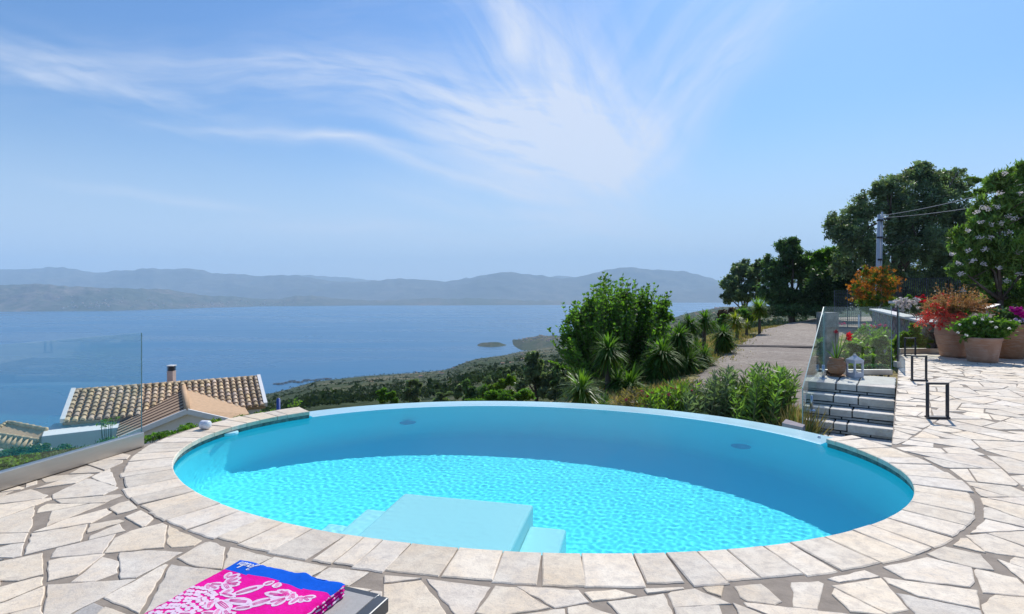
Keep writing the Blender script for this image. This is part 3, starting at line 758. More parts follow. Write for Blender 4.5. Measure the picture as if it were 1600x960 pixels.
# clamps on the step glass, block at the foot of the edge pane
M_STEEL = simple('stainless_steel', (0.6, 0.6, 0.6), 0.3, metal=0.9, var=0.05)
for q, (f, lab) in enumerate(((0.22, 'steel clamp post on the second lowest step holding the raked glass'), (0.8, 'steel clamp post beside the flowerpot holding the raked glass'))):
    p = gl1.lerp(gl2, f)-ev*0.05+eu*0; z = -0.33 if f < 0.5 else 0.0
    root = empty('clamp_post', (p.x, p.y, z)); tag(root, lab, 'clamp post')
    mb = MB(); mb.tube([(0, 0, 0.01), (0, 0, 0.24)], 0.022, 12); mb.build('post', M_STEEL, root, True)
    mb = MB(); mb.lathe([(0.001, 0.018), (0.055, 0.016), (0.06, 0.0)], 16); mb.build('foot_plate', M_STEEL, root, True)
mb = MB(); mb.box((p1.x, p1.y, 0.065), (0.09, 0.12, 0.12)); tag(mb.build('stone_block', M_STONE, attr=True, bevel=0.01), 'small cream stone block at the foot of the end-on glass pane', 'stone block')

# ------------------------------------------------------------------ metal loop lamps on the terrace
M_BLACK = simple('dark_anodised_metal', (0.035, 0.036, 0.045), 0.45, metal=0.3, var=0.1)
M_LENS = simple('frosted_lens', (0.55, 0.55, 0.52), 0.5, var=0.02)
lamp = empty('loop_lamp'); W2, H2 = 0.115, 0.43
mb = MB()
for sx in (-1, 1): pass
mb.box((-W2, 0, H2/2), (0.020, 0.045, H2-0.02)); mb.build('frame_post', M_BLACK, lamp, bevel=0.002)
mb = MB(); mb.box((W2, 0, H2/2), (0.020, 0.045, H2-0.02)); mb.build('frame_post', M_BLACK, lamp, bevel=0.002)
mb = MB(); mb.box((0, 0, H2), (2*W2+0.022, 0.045, 0.022)); top = mb.build('top_bar', M_BLACK, lamp, bevel=0.003)
mb = MB(); mb.box((0, 0, H2-0.0135), (2*W2-0.04, 0.03, 0.005)); mb.build('lens', M_LENS, top)
mb = MB(); mb.box((0, 0, 0.012), (2*W2+0.022, 0.09, 0.024)); mb.build('base_plate', M_BLACK, lamp, bevel=0.003)
LP = [((1467.5, 655), 'dark rectangular loop lamp standing nearest to the pool'), ((1438, 596), 'dark rectangular loop lamp standing between the two others'), ((1423.5, 557), 'dark rectangular loop lamp farthest back near the brass channel')]
for i, (p, lab) in enumerate(LP):
    o = lamp if i == 0 else copy_tree(lamp)
    q = px3(p[0], p[1], 0.0); o.location = (q[0], q[1]+0.03, 0.004); o.rotation_euler = (0, 0, -0.10)
    tag(o, lab, 'lamp', 'loop lamps along the terrace edge')

# ------------------------------------------------------------------ houses below on the left
M_WHITE = simple('white_render', (0.70, 0.69, 0.67), 0.85, var=0.05, scale=1.5, bump=0.15)
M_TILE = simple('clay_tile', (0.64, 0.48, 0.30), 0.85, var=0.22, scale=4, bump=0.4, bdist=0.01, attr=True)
M_TILEB = simple('dark_pan_tile', (0.46, 0.32, 0.20), 0.9, var=0.2, attr=False)  # darker brown for the bed under the barrel tiles and the rear slope
M_BATTEN = simple('tan_roof_sheet', (0.44, 0.29, 0.18), 0.9, var=0.12, scale=5, bump=0.4, bdist=0.01)
M_FLATT = simple('plain_tan_tile', (0.58, 0.38, 0.22), 0.9, var=0.14, scale=9, bump=0.5, bdist=0.015)
def tiled(rl, rr_, er, el, ncol, nrow, name, parent, rad=None, col=(1, 1, 1)):
    """barrel tiles over the slope: ridge left/right, eave right/left (world points)"""
    rl, rr_, er, el = map(Vector, (rl, rr_, er, el)); mb = MB(); r = random.Random(ncol)
    nrm = (rr_-rl).cross(el-rl).normalized(); nrm = nrm if nrm.z > 0 else -nrm
    w_ = (rr_-rl).length/ncol; rad = rad or w_*0.34
    base = [rl-nrm*0.02, rr_-nrm*0.02, er-nrm*0.02, el-nrm*0.02]
    mb.add(base+[b-nrm*0.1 for b in base], [(0, 1, 2, 3), (7, 6, 5, 4), (0, 4, 5, 1), (1, 5, 6, 2), (2, 6, 7, 3), (3, 7, 4, 0)], 1)
    for i in range(ncol):
        f = (i+0.5)/ncol; a = rl.lerp(rr_, f); b = el.lerp(er, f); side = (rr_-rl).normalized()
        for j in range(nrow):
            p = a.lerp(b, j/nrow); q = a.lerp(b, (j+1.12)/nrow); v = r.uniform(0.72, 1.22); h = r.uniform(-0.08, 0.08)
            c = (v*(1+h*0.4), v, v*(1-h)*r.uniform(0.9, 1.15)); vs = []; ns = 7
            for (pt, rd, lift) in ((p, rad*0.86, 0.0), (q, rad*1.08, 0.035)):
                for k in range(ns):
                    an = PI*k/(ns-1); vs.append(pt+side*math.cos(an)*rd+nrm*(math.sin(an)*rd*0.95+lift))
            fs = [(k, k+1, ns+k+1, ns+k) for k in range(ns-1)]+[tuple(range(ns, 2*ns))]
            mb.add(vs, fs, 0, c)
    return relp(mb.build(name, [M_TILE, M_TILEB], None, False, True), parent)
def poly_obj(name, faces, mat, parent, pts):
    me = bpy.data.meshes.new(name); me.from_pydata([tuple(p) for p in pts], [], faces); return relp(link_mesh(name, me, mat), parent)
RL = px3(115, 611, -2.15); RR = px3(404, 589.5, -2.15); EL_ = px3(97.5, 660, -2.85); ER_ = px3(415, 634, -2.85)
house = empty('tiled_house', (-12, 22, -7)); tag(house, 'white house below the terrace with long barrel tiled roof and chimney', 'house')
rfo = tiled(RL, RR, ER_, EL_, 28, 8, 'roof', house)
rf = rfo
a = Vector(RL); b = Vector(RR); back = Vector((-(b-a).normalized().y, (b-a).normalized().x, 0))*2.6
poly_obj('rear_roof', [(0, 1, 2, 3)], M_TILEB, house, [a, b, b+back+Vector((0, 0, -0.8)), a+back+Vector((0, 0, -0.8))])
mb = MB(); nr = 26                                     # ridge tiles in mortar
for i in range(nr):
    p = a.lerp(b, i/nr); q = a.lerp(b, (i+1.06)/nr); v = random.uniform(0.8, 1.15)
    mb.tube([p, q], [0.075, 0.09], 8, 0, True, (v, v*0.97, v*0.94))
relp(mb.build('ridge_tiles', M_TILE, None, True, True), house)
M_VERGE = simple('white_verge', (0.72, 0.72, 0.70), 0.8, var=0.06)
for p, q in ((RL, EL_), (RR, ER_)):
    mb = MB(); mb.bar(Vector(p)+Vector((0, 0, 0.04)), Vector(q)+Vector((0, 0, 0.04)), 0.13, 0.16); relp(mb.build('verge', M_VERGE), house)
el, er = Vector(EL_), Vector(ER_); ed = (er-el).normalized(); inn = Vector((-ed.y, ed.x, 0))
def wallbox(name, p, q, depth, z0, z1, parent, mat=None, off=0.0):
    p = Vector((p[0], p[1], 0)); q = Vector((q[0], q[1], 0)); d = (q-p).normalized(); n = Vector((-d.y, d.x, 0))
    mb = MB(); mb.prism([tuple((p+n*off)[:2]), tuple((q+n*off)[:2]), tuple((q+n*(off+depth))[:2]), tuple((p+n*(off+depth))[:2])], z0, z1)
    return relp(mb.build(name, mat or M_WHITE, bevel=0.015), parent)
wallbox('wall', el+ed*0.2, er-ed*0.15, 4.2, -7.5, -2.98, house, None, 0.12)
mb = MB(); cb = pxY(268, 600, 24.0); mb.box((cb[0], cb[1], -2.25), (0.24, 0.24, 0.9)); ch = relp(mb.build('chimney', simple('chimney_render', (0.50, 0.40, 0.36), 0.9, var=0.08)), house)
mb = MB()
for k in range(4): mb.box((cb[0], cb[1], -1.77+k*0.045), (0.25, 0.25, 0.022))
mb.box((cb[0], cb[1], -1.7), (0.17, 0.17, 0.2)); cc = mb.build('chimney_cowl', M_BLACK); cc.parent = ch
mb = MB(); mb.box((cb[0], cb[1], -1.585), (0.27, 0.27, 0.035)); cc = mb.build('chimney_cap', M_VERGE); cc.parent = ch
# porch: gable roof toward the viewer
AB = Vector((-13.15, 23.05, -2.28)); AF = Vector(px3(292.6, 641, -2.30)); FL = Vector((-12.15, 17.62, -3.02)); BL = Vector((-14.2, 20.95, -3.0)); FR = Vector((-9.33, 19.05, -2.72)); BR = Vector((-9.13, 20.0, -2.72)); BR2 = Vector((-10.0, 21.6, -2.85))
porch = empty('porch', (-11, 19, -7)); tag(porch, 'gabled porch with plain tan roof in front of the tiled house', 'porch')
thick = Vector((0, 0, -0.09))
def slope_mesh(name, pts, mat, extra=None):
    mb = MB(); n = len(pts); mb.add(list(pts)+[p+thick for p in pts], [tuple(range(n)), tuple(range(2*n-1, n-1, -1))]+[(i, n+i, n+(i+1) % n, (i+1) % n) for i in range(n)], 0)
    if extra: extra(mb)
    return relp(mb.build(name, [mat, simple('dark_seam', (0.10, 0.065, 0.045), 0.9)] if extra else mat), porch)
def seams(mb):
    for k in range(1, 9):
        f = k/9.0; mb.bar(AF.lerp(AB, f)+Vector((0, 0, 0.012)), FL.lerp(BL, f)+Vector((0, 0, 0.012)), 0.035, 0.03, 1)
slope_mesh('roof', [AF, AB, BL, FL], M_BATTEN, seams)
def courses(mb):
    for k in range(1, 14):
        f = k/14; mb.bar(AF.lerp(FR, f)+Vector((0, 0, 0.006)), AB.lerp(BR2, f)+Vector((0, 0, 0.006)), 0.012, 0.02, 1)
slope_mesh('roof', [AB, AF, FR, BR, BR2], M_FLATT, None)
mb = MB(); mb.tube([AF+Vector((0, 0, 0.03)), AB+Vector((0, 0, 0.03))], 0.09, 8); relp(mb.build('ridge', M_FLATT, None, True), porch)
mb = MB(); mb.bar(AF+Vector((0.02, -0.05, -0.03)), FL+Vector((0.02, -0.05, -0.03)), 0.08, 0.16); relp(mb.build('verge', M_VERGE), porch)
mb = MB(); mb.bar(AF+Vector((0.02, -0.05, -0.03)), FR+Vector((0.02, -0.05, -0.03)), 0.08, 0.16); relp(mb.build('verge', M_VERGE), porch)
gd = Vector((0.89, 0.456, 0)); pin = Vector((-0.456, 0.89, 0))*0.10
g1 = FL+pin+gd*0.1; g2 = FR+pin-gd*0.05
mb = MB(); mb.add([g1+Vector((0, 0, -0.15)), AF+pin+Vector((0, 0, -0.14)), g2+Vector((0, 0, -0.15)), (g2.x, g2.y, -7.5), (g1.x, g1.y, -7.5)], [(0, 1, 2, 3, 4)])
mb.add([(g2.x, g2.y, -7.5), (g2.x, g2.y, g2.z-0.15), (BR.x-0.1, BR.y+0.6, BR.z-0.15), (BR.x-0.1, BR.y+0.6, -7.5)], [(0, 3, 2, 1)])
relp(mb.build('wall', M_WHITE), porch)
# white terrace wall with flat top
bal = empty('terrace_wall', (-14.5, 19.5, -7)); tag(bal, 'flat topped white wall jutting out left of the tiled house', 'wall')
q1 = Vector(px3(65, 682, -3.02)); q2 = Vector(px3(186, 668, -3.02)); q2 = q2+(q2-q1)*0.15
mb = MB(); dd = (q2-q1).normalized(); nn = Vector((-dd.y, dd.x, 0))
mb.prism([tuple(q1[:2]), tuple(q2[:2]), tuple((q2+nn*0.9)[:2]), tuple((q1+nn*0.9)[:2])], -8, -3.02); relp(mb.build('wall_body', M_WHITE, bevel=0.02), bal)
mb = MB(); mb.prism([tuple((q1+nn*0.9)[:2]), tuple((q1+nn*0.9+dd*0.9)[:2]), tuple((q1+nn*1.9+dd*0.8)[:2]), tuple((q1+nn*2.1+dd*0.2)[:2])], -8, -3.04); relp(mb.build('wall_return', M_WHITE, bevel=0.02), bal)
# small pavilion roof at the far left
pav = empty('pavilion', (-16.5, 19.3, -7)); tag(pav, 'small tan tiled shelter roof at the far left below the glass', 'shelter')
pl = Vector(px3(12, 660.6, -3.0)); pr = Vector(px3(71.5, 672.3, -3.0)); fl = Vector(px3(-14, 678, -3.2)); fr = Vector(px3(59, 689.5, -3.2))
mb = MB(); th = Vector((0, 0, -0.07)); mb.add([pl, pr, fr, fl, pl+th, pr+th, fr+th, fl+th], [(0, 1, 2, 3), (7, 6, 5, 4), (0, 4, 5, 1), (1, 5, 6, 2), (2, 6, 7, 3), (3, 7, 4, 0)])
relp(mb.build('roof', M_FLATT), pav)
for (aa, bb, nm) in ((pl, pr, 'ridge_tiles'), (fl, fr, 'edge_tiles'), (pl, fl, 'edge_tiles')):
    mb = MB()
    for k in range(6): mb.tube([aa.lerp(bb, k/6)+Vector((0, 0, 0.02)), aa.lerp(bb, (k+1.1)/6)+Vector((0, 0, 0.035))], [0.055, 0.07], 8, 0, True, (1.0, 1.0, 0.95))
    relp(mb.build(nm, M_TILE, None, True, True), pav)
dn = (fl-pl).normalized()
mb = MB()
for k in range(9):
    p = fl.lerp(fr, (k+0.5)/9); mb.tube([p+Vector((0, 0, -0.01)), p+dn*0.42+Vector((0, 0, -0.10))], [0.085, 0.10], 10, 0, True, (1.1, 1.05, 0.95))
relp(mb.build('eave_tiles', M_TILE, None, True, True), pav)
for p in (fl.lerp(fr, 0.1), fl.lerp(fr, 0.93), pl.lerp(pr, 0.9)):
    mb = MB(); mb.bar((p.x, p.y+0.1, -8), (p.x, p.y+0.1, p.z-0.1), 0.18); relp(mb.build('post', M_WHITE), pav)
# ------------------------------------------------------------------ foliage engine
def leaf_mat(name, col, col2, transl=0.35, rough=0.5, spec=0.35, tcol=(1.25, 1.5, 0.45)):
    return simple(name, col, rough, var=0.2, scale=1.3, col2=col2, attr=True, transl=transl, tcol=tcol, spec=spec)
M_DARKLEAF = leaf_mat('dark_evergreen_leaf', (0.12, 0.19, 0.08), (0.09, 0.145, 0.062), 0.45, 0.45, 0.5, (1.1, 1.4, 0.6))
M_OLIVELEAF = leaf_mat('grey_green_leaf', (0.208, 0.260, 0.150), (0.130, 0.176, 0.098), 0.45, 0.5, 0.5, (1.1, 1.3, 0.6))
M_MIDLEAF = leaf_mat('mid_green_leaf', (0.14, 0.255, 0.05), (0.09, 0.18, 0.036), 0.5)
M_LIGHTLEAF = leaf_mat('yellow_green_leaf', (0.20, 0.29, 0.045), (0.12, 0.21, 0.036), 0.45)
M_OLEAF = leaf_mat('oleander_leaf', (0.176, 0.275, 0.077), (0.121, 0.204, 0.055), 0.42, 0.5, 0.35)
M_YUCCA = leaf_mat('yucca_leaf', (0.12, 0.22, 0.042), (0.075, 0.15, 0.030), 0.42, 0.6, 0.2)
M_YUCCAY = leaf_mat('yellow_yucca_leaf', (0.30, 0.34, 0.04), (0.20, 0.27, 0.035), 0.45, 0.4, 0.5, (1.3, 1.3, 0.4))
M_ORLEAF = leaf_mat('orange_leaf', (0.50, 0.15, 0.035), (0.38, 0.26, 0.04), 0.4, 0.5, 0.3, (1.4, 1.1, 0.5))
M_REDGRASS = leaf_mat('russet_grass', (0.30, 0.145, 0.08), (0.32, 0.22, 0.09), 0.35, 0.5, 0.3, (1.3, 1.1, 0.6))
M_DRYGRASS = leaf_mat('dry_grass_blade', (0.42, 0.33, 0.14), (0.26, 0.24, 0.09), 0.35, 0.7, 0.2, (1.2, 1.1, 0.7))
M_SILVER = leaf_mat('silver_leaf', (0.30, 0.30, 0.31), (0.20, 0.19, 0.22), 0.2)
def petal_mat(name, c): return simple(name, c, 0.6, var=0.12, scale=3, attr=True, transl=0.3, tcol=(1.2, 1.2, 1.2), spec=0.2)
M_PWHITE = petal_mat('pale_pink_petal', (0.82, 0.74, 0.70)); M_PRED = petal_mat('red_petal', (0.75, 0.03, 0.04))
M_PPINK = petal_mat('deep_pink_petal', (0.70, 0.05, 0.17)); M_PMAG = petal_mat('magenta_petal', (0.55, 0.01, 0.30))
M_PLIL = petal_mat('lilac_petal', (0.62, 0.50, 0.75)); M_PW = petal_mat('white_petal', (0.85, 0.85, 0.80)); M_PYEL = petal_mat('yellow_petal', (0.75, 0.60, 0.08))
M_BARK = simple('grey_bark', (0.16, 0.125, 0.10), 0.95, var=0.3, scale=6, bump=0.9, bdist=0.03, sc3=(1, 1, 0.3))
M_STEM = simple('green_brown_stem', (0.16, 0.15, 0.07), 0.8, var=0.25, scale=10)

def quads_obj(name, P, A, S, col, mat, parent=None, cup=0.0):
    """P centres, A half-length vectors, S half-width vectors: one diamond leaf each (folded a little)"""
    n = len(P); N = np.cross(A, S); N /= (np.linalg.norm(N, axis=1, keepdims=True)+1e-9)
    L = np.linalg.norm(A, axis=1, keepdims=True)
    v = np.stack([P-A, P+S-A*0.1+N*L*cup, P+A, P-S-A*0.1+N*L*cup], 1).reshape(-1, 3)
    me = bpy.data.meshes.new(name); fast_mesh(me, v, np.arange(4*n).reshape(n, 4))
    ca = me.color_attributes.new('col', 'FLOAT_COLOR', 'CORNER')
    c = np.concatenate([col, np.ones((n, 1))], 1); ca.data.foreach_set('color', np.repeat(c, 4, 0).astype(np.float32).ravel())
    return link_mesh(name, me, mat, parent)
def unit(r, n):
    v = r.normal(size=(n, 3)); return v/np.linalg.norm(v, axis=1, keepdims=True)
def crown(name, blobs, n, leaf, mat, seed, parent=None, aspect=0.42, clumps=26, clump_r=0.22, up=0.0, bright=(0.7, 1.35), fill=0.35, out_bias=0.5, lumps=0):
    """blobs (x,y,z,rx,ry,rz) relative to the parent; leaves gather in clumps near the blob shells"""
    r = np.random.default_rng(seed)
    if lumps:
        nb = []
        for b in blobs:
            for q in range(lumps):
                d = unit(r, 1)[0]; d[2] = d[2]*0.9+0.15; k = r.uniform(0.30, 0.80); f = r.uniform(0.24, 0.46)
                nb.append((b[0]+d[0]*k*b[3], b[1]+d[1]*k*b[4], b[2]+d[2]*k*b[5], b[3]*f, b[4]*f, b[5]*f*r.uniform(0.8, 1.3)))
        blobs = nb
    vol = np.array([b[3]*b[4]+b[4]*b[5]+b[3]*b[5] for b in blobs])**0.85; vol /= vol.sum()
    Ps, Os, Cs = [], [], []
    for b, f in zip(blobs, vol):
        m = max(1, int(n*f)); k = clumps
        cd_ = unit(r, k); cd_[:, 2] = cd_[:, 2]*0.9+0.12; cr = r.uniform(0.55, 1.05, k)
        cc = cd_*cr[:, None]; cb = r.uniform(*bright, k); cs = clump_r*r.uniform(0.6, 1.4, k)
        ci = r.integers(0, k, m); off = r.normal(size=(m, 3))*cs[ci][:, None]*0.62
        p = cc[ci]+off
        fi = r.random(m) < fill; q = unit(r, m)*(r.random((m, 1))**0.4)*0.9; p[fi] = q[fi]
        o = p/(np.linalg.norm(p, axis=1, keepdims=True)+1e-6)
        Ps.append(p*np.array(b[3:6])+np.array(b[:3])); Os.append(o); Cs.append(cb[ci]*r.uniform(0.8, 1.2, m))
    P = np.concatenate(Ps); O = np.concatenate(Os); C = np.concatenate(Cs); m = len(P)
    A = unit(r, m)+O*out_bias+np.array([0, 0, up]); A /= np.linalg.norm(A, axis=1, keepdims=True)
    S = np.cross(A, unit(r, m)); S /= (np.linalg.norm(S, axis=1, keepdims=True)+1e-9)
    ls = leaf*r.uniform(0.6, 1.3, (m, 1))
    tint = np.stack([C*r.uniform(0.85, 1.15, m), C, C*r.uniform(0.8, 1.1, m)], 1)
    return quads_obj(name, P, A*ls*0.5, S*ls*0.5*aspect, tint, mat, parent, 0.12)
def limbs(name, base, tops, r0, mat, parent=None, seed=0, lean=(0, 0)):
    """tapered trunk splitting into limbs that reach the given points (relative to parent)"""
    rr_ = random.Random(seed); mb = MB(); base = Vector(base)
    cen = sum((Vector(t_) for t_ in tops), Vector())/len(tops); fork = base.lerp(cen, 0.42)+Vector((lean[0], lean[1], 0))
    mid = base.lerp(fork, 0.5)+Vector((rr_.uniform(-.1, .1), rr_.uniform(-.1, .1), 0))*r0*4
    mb.tube([base, mid, fork], [r0*1.25, r0*0.95, r0*0.8], 9)
    for t_ in tops:
        t_ = Vector(t_); m1 = fork.lerp(t_, 0.5)+Vector((rr_.uniform(-1, 1), rr_.uniform(-1, 1), rr_.uniform(-.3, .6)))*(t_-fork).length*0.12
        mb.tube([fork, m1, t_], [r0*0.62, r0*0.36, r0*0.10], 7)
        for k in range(3):
            s = m1.lerp(t_, rr_.uniform(0, 0.6)); e = s+Vector((rr_.uniform(-1, 1), rr_.uniform(-1, 1), rr_.uniform(0, 1)))*(t_-fork).length*0.3
            mb.tube([s, e], [r0*0.22, r0*0.05], 5)
    return mb.build(name, mat, parent, True)
def tree(name, base, pxblobs, Y, n, leaf, mat, seed, label, cat, r0=0.2, group=None, depth=0.85, **kw):
    kw.setdefault('lumps', 6); kw.setdefault('clumps', 9); kw.setdefault('clump_r', 0.32); kw.setdefault('fill', 0.15)
    """pxblobs: (px, py, radius_x px, radius_y px, dY) read at distance Y"""
    root = empty(name, base); tag(root, label, cat, group); bl = []
    for (px, py, rx, ry, dy) in pxblobs:
        x, y, z = pxY(px, py, Y+dy); s = (Y+dy)/FPX
        bl.append((x-base[0], y-base[1], z-base[2], rx*s, (rx+ry)/2*s*depth, ry*s))
    limbs('trunk', (0, 0, -0.25), [(b[0], b[1], b[2]) for b in bl][:9], r0, M_BARK, root, seed)
    crown('crown', bl, n, leaf, mat, seed, root, **kw)
    return root
def gz(x, y):
    x = np.array([x]); y = np.array([y]); return float(ground_z(x, y)[0])
def base_at(px, Y, sink=0.0):
    x = (px-800)*Y/FPX; return (x, Y, gz(x, Y)-sink)

# ---- big trees right of the driveway
tree('evergreen_tree', base_at(1162, 50), [(1148, 448, 20, 24, 0), (1162, 424, 20, 18, 1), (1180, 436, 22, 26, 0), (1168, 462, 26, 20, -1), (1140, 466, 14, 14, 0), (1188, 418, 12, 12, 0)], 50, 26000, 0.24, M_OLIVELEAF, 101, 'leftmost small grey green tree at the bend of the driveway', 'tree', 0.18, bright=(0.6, 1.5), clump_r=0.3, lumps=13, clumps=8, fill=0.1)
tree('evergreen_tree', base_at(1240, 47), [(1238, 395, 28, 24, 0), (1215, 425, 30, 32, 0), (1255, 430, 34, 40, 1), (1225, 465, 34, 28, -1), (1262, 470, 34, 30, 0), (1238, 378, 12, 10, 0), (1205, 455, 22, 26, -1), (1200, 430, 14, 14, -1)], 47, 44000, 0.22, M_DARKLEAF, 102, 'tall dense dark green tree second from the left by the driveway', 'tree', 0.25, bright=(0.6, 1.5), lumps=15, clumps=10, clump_r=0.3, fill=0.15)
tree('broadleaf_tree', base_at(1298, 46), [(1293, 410, 24, 24, 0), (1278, 428, 20, 28, 0), (1285, 440, 18, 30, 0), (1310, 400, 20, 18, 0), (1305, 450, 26, 34, 0), (1292, 470, 20, 20, -1), (1280, 400, 8, 10, 0)], 46, 32000, 0.25, M_MIDLEAF, 103, 'lighter green slender tree squeezed between two dark trees', 'tree', 0.16, bright=(0.6, 1.6), lumps=13, clumps=8, clump_r=0.3, fill=0.1)
tree('evergreen_tree', base_at(1400, 41), [(1310, 358, 28, 30, 0), (1345, 330, 34, 30, 0), (1340, 375, 42, 34, -1), (1385, 300, 38, 28, 0), (1430, 285, 44, 26, 1), (1400, 345, 50, 44, 0), (1455, 330, 52, 48, 0), (1480, 290, 40, 26, 1), (1440, 390, 56, 46, -1), (1370, 410, 44, 40, -1), (1480, 400, 46, 50, 0), (1325, 415, 32, 30, 0), (1442, 264, 20, 14, 1), (1498, 345, 34, 44, 0), (1515, 400, 40, 50, 0), (1510, 440, 40, 30, 0), (1400, 440, 60, 30, 0), (1460, 440, 50, 30, 0)], 41, 105000, 0.22, M_OLIVELEAF, 104, 'huge spreading grey green tree behind the utility pole', 'tree', 0.42, bright=(0.5, 1.5), clump_r=0.30, clumps=10, lumps=17, fill=0.12)
tree('broadleaf_tree', base_at(1545, 46), [(1500, 300, 34, 18, 0), (1540, 292, 40, 20, 0), (1590, 285, 40, 30, 0), (1640, 290, 50, 50, 0), (1560, 340, 60, 50, 0), (1470, 282, 16, 14, 0)], 46, 42000, 0.26, M_LIGHTLEAF, 105, 'yellow green tree peeping out between the huge tree and the flowering oleander', 'tree', 0.25, bright=(0.5, 1.3))
# dark hedge under the trees
root = empty('hedge', (0, 0, 0)); root.location = base_at(1370, 44); tag(root, 'dark shady hedge running under the trees behind the fence', 'hedge')
bl = []
for k in range(13):
    px = 1275+k*27; x, y, z = pxY(px, 458+4*math.sin(k*2), 44.5); bl.append((x-root.location.x, y-root.location.y, z-root.location.z, 1.3, 1.1, 1.7))
crown('foliage', bl, 42000, 0.24, M_DARKLEAF, 106, root, bright=(0.35, 1.0))
root = empty('shrub', (0, 0, 0)); root.location = base_at(1225, 44); tag(root, 'low dark scrub along the grass verge at the bend', 'shrub')
bl = []
for k in range(9):
    px = 1165+k*16; x, y, z = pxY(px, 487, 43.5); bl.append((x-root.location.x, y-root.location.y, z-root.location.z, 0.6, 0.5, 0.5))
crown('foliage', bl, 9000, 0.16, M_DARKLEAF, 107, root, bright=(0.5, 1.5))

# ---- big flowering oleander at the right edge
OLB = [(1520, 385, 34, 36, 0), (1545, 340, 40, 34, 0), (1590, 320, 44, 44, 0), (1530, 430, 38, 34, 0.3), (1575, 400, 52, 52, 0), (1640, 380, 60, 70, 0), (1610, 450, 60, 44, 0), (1500, 420, 20, 26, 0), (1570, 290, 26, 24, 0), (1600, 268, 22, 22, 0.3), (1655, 300, 60, 50, 0), (1550, 465, 40, 28, 0.4)]
root = tree('oleander', (pxY(1580, 500, 16.2)[0], 16.6, 0.35), OLB, 16.4, 60000, 0.19, M_OLEAF, 110, 'large oleander with pale pink flowers over the terracotta pots', 'shrub', 0.09, aspect=0.20, bright=(0.5, 1.5), clumps=12, clump_r=0.34, up=0.7, fill=0.1, lumps=16)
def flower_heads(name, pts, rad, per, size, mat, seed, parent, flat=0.8):
    if 1 < len(pts) <= 60:                              # every cluster one part
        return [flower_heads('flower_cluster', [p], rad, per, size, mat, seed*100+i, parent, flat) for i, p in enumerate(pts)]
    r = np.random.default_rng(seed); P = []
    for p in pts: P.append(np.array(p)+unit(r, per)*rad*r.uniform(0.3, 1.0, (per, 1))*np.array([1, 1, flat]))
    P = np.concatenate(P); m = len(P); A = unit(r, m); S = np.cross(A, unit(r, m)); S /= np.linalg.norm(S, axis=1, keepdims=True)
    ls = size*r.uniform(0.7, 1.2, (m, 1)); c = r.uniform(0.75, 1.15, (m, 1))*np.ones((1, 3))
    return quads_obj(name, P, A*ls*0.5, S*ls*0.42, c, mat, parent, 0.1)
rq = np.random.default_rng(5); pts = []
for (px, py) in [(1530, 345), (1545, 330), (1558, 326), (1582, 340), (1575, 335), (1524, 332), (1487, 400), (1500, 410), (1535, 322), (1560, 300), (1512, 395), (1520, 410), (1545, 372), (1590, 395), (1578, 365), (1502, 428), (1540, 410), (1560, 420), (1595, 300), (1571, 270), (1538, 390), (1512, 362), (1505, 455), (1550, 352), (1565, 348), (1528, 368), (1590, 430), (1570, 440)]:
    x, y, z = pxY(px+rq.uniform(-3, 3), py+rq.uniform(-3, 3), 15.75+rq.uniform(-0.1, 0.15)); pts.append((x-root.location.x, y-root.location.y, z-root.location.z))
flower_heads('flowers', pts, 0.10, 34, 0.042, M_PWHITE, 6, root)

# ---- big leafy bush in the middle and the small trees left of it
BB = [(905, 505, 30, 28, 0), (930, 482, 28, 26, 0), (965, 475, 34, 24, 0), (1000, 488, 32, 30, 0), (1035, 490, 24, 30, 0), (950, 520, 50, 44, 0), (1000, 530, 44, 40, -0.3), (910, 545, 34, 36, 0), (960, 570, 56, 36, -0.5), (885, 530, 18, 18, 0), (1035, 530, 24, 34, 0)]
BUSHES_LATER = 1
tree('olive_shrub', base_at(838, 26), [(832, 565, 14, 18, 0), (845, 580, 22, 26, 0), (822, 595, 24, 26, 0), (850, 610, 30, 26, 0), (866, 590, 18, 20, 0), (828, 560, 7, 10, 0)], 26, 22000, 0.15, M_OLIVELEAF, 121, 'grey green olive like shrub rising behind the rim left of the bush', 'shrub', 0.10, bright=(0.5, 1.6), clump_r=0.28)
tree('dark_shrub', base_at(738, 30), [(733, 602, 14, 16, 0), (745, 615, 14, 16, 0), (728, 618, 10, 14, 0), (738, 630, 20, 16, 0)], 30, 9000, 0.16, M_DARKLEAF, 122, 'small dark green shrub beside the little palm behind the rim', 'shrub', 0.07, bright=(0.6, 1.8))
tree('yellow_shrub', base_at(780, 27), [(772, 612, 16, 12, 0), (795, 618, 16, 12, 0), (785, 600, 14, 10, 0), (768, 626, 30, 12, 0), (800, 596, 10, 10, 0)], 27, 15000, 0.14, M_LIGHTLEAF, 123, 'low yellow green shrub between little palm and olive like shrub', 'shrub', 0.06, bright=(0.5, 1.4))
tree('broom_shrub', base_at(808, 34), [(800, 590, 16, 12, 0), (812, 605, 16, 20, 0), (762, 594, 12, 10, 0), (790, 584, 8, 8, 0)], 34, 9000, 0.16, M_OLIVELEAF, 124, 'olive coloured scrub behind the yellow green shrub', 'shrub', 0.06, bright=(0.5, 1.5))
tree('small_tree', base_at(645, 40), [(640, 600, 9, 8, 0), (652, 600, 9, 9, 0), (638, 612, 10, 8, 0), (654, 616, 10, 10, 0), (645, 625, 14, 12, 0)], 40, 9000, 0.19, M_OLIVELEAF, 125, 'taller of two small trees standing alone behind the rim', 'tree', 0.10, bright=(0.5, 1.6))
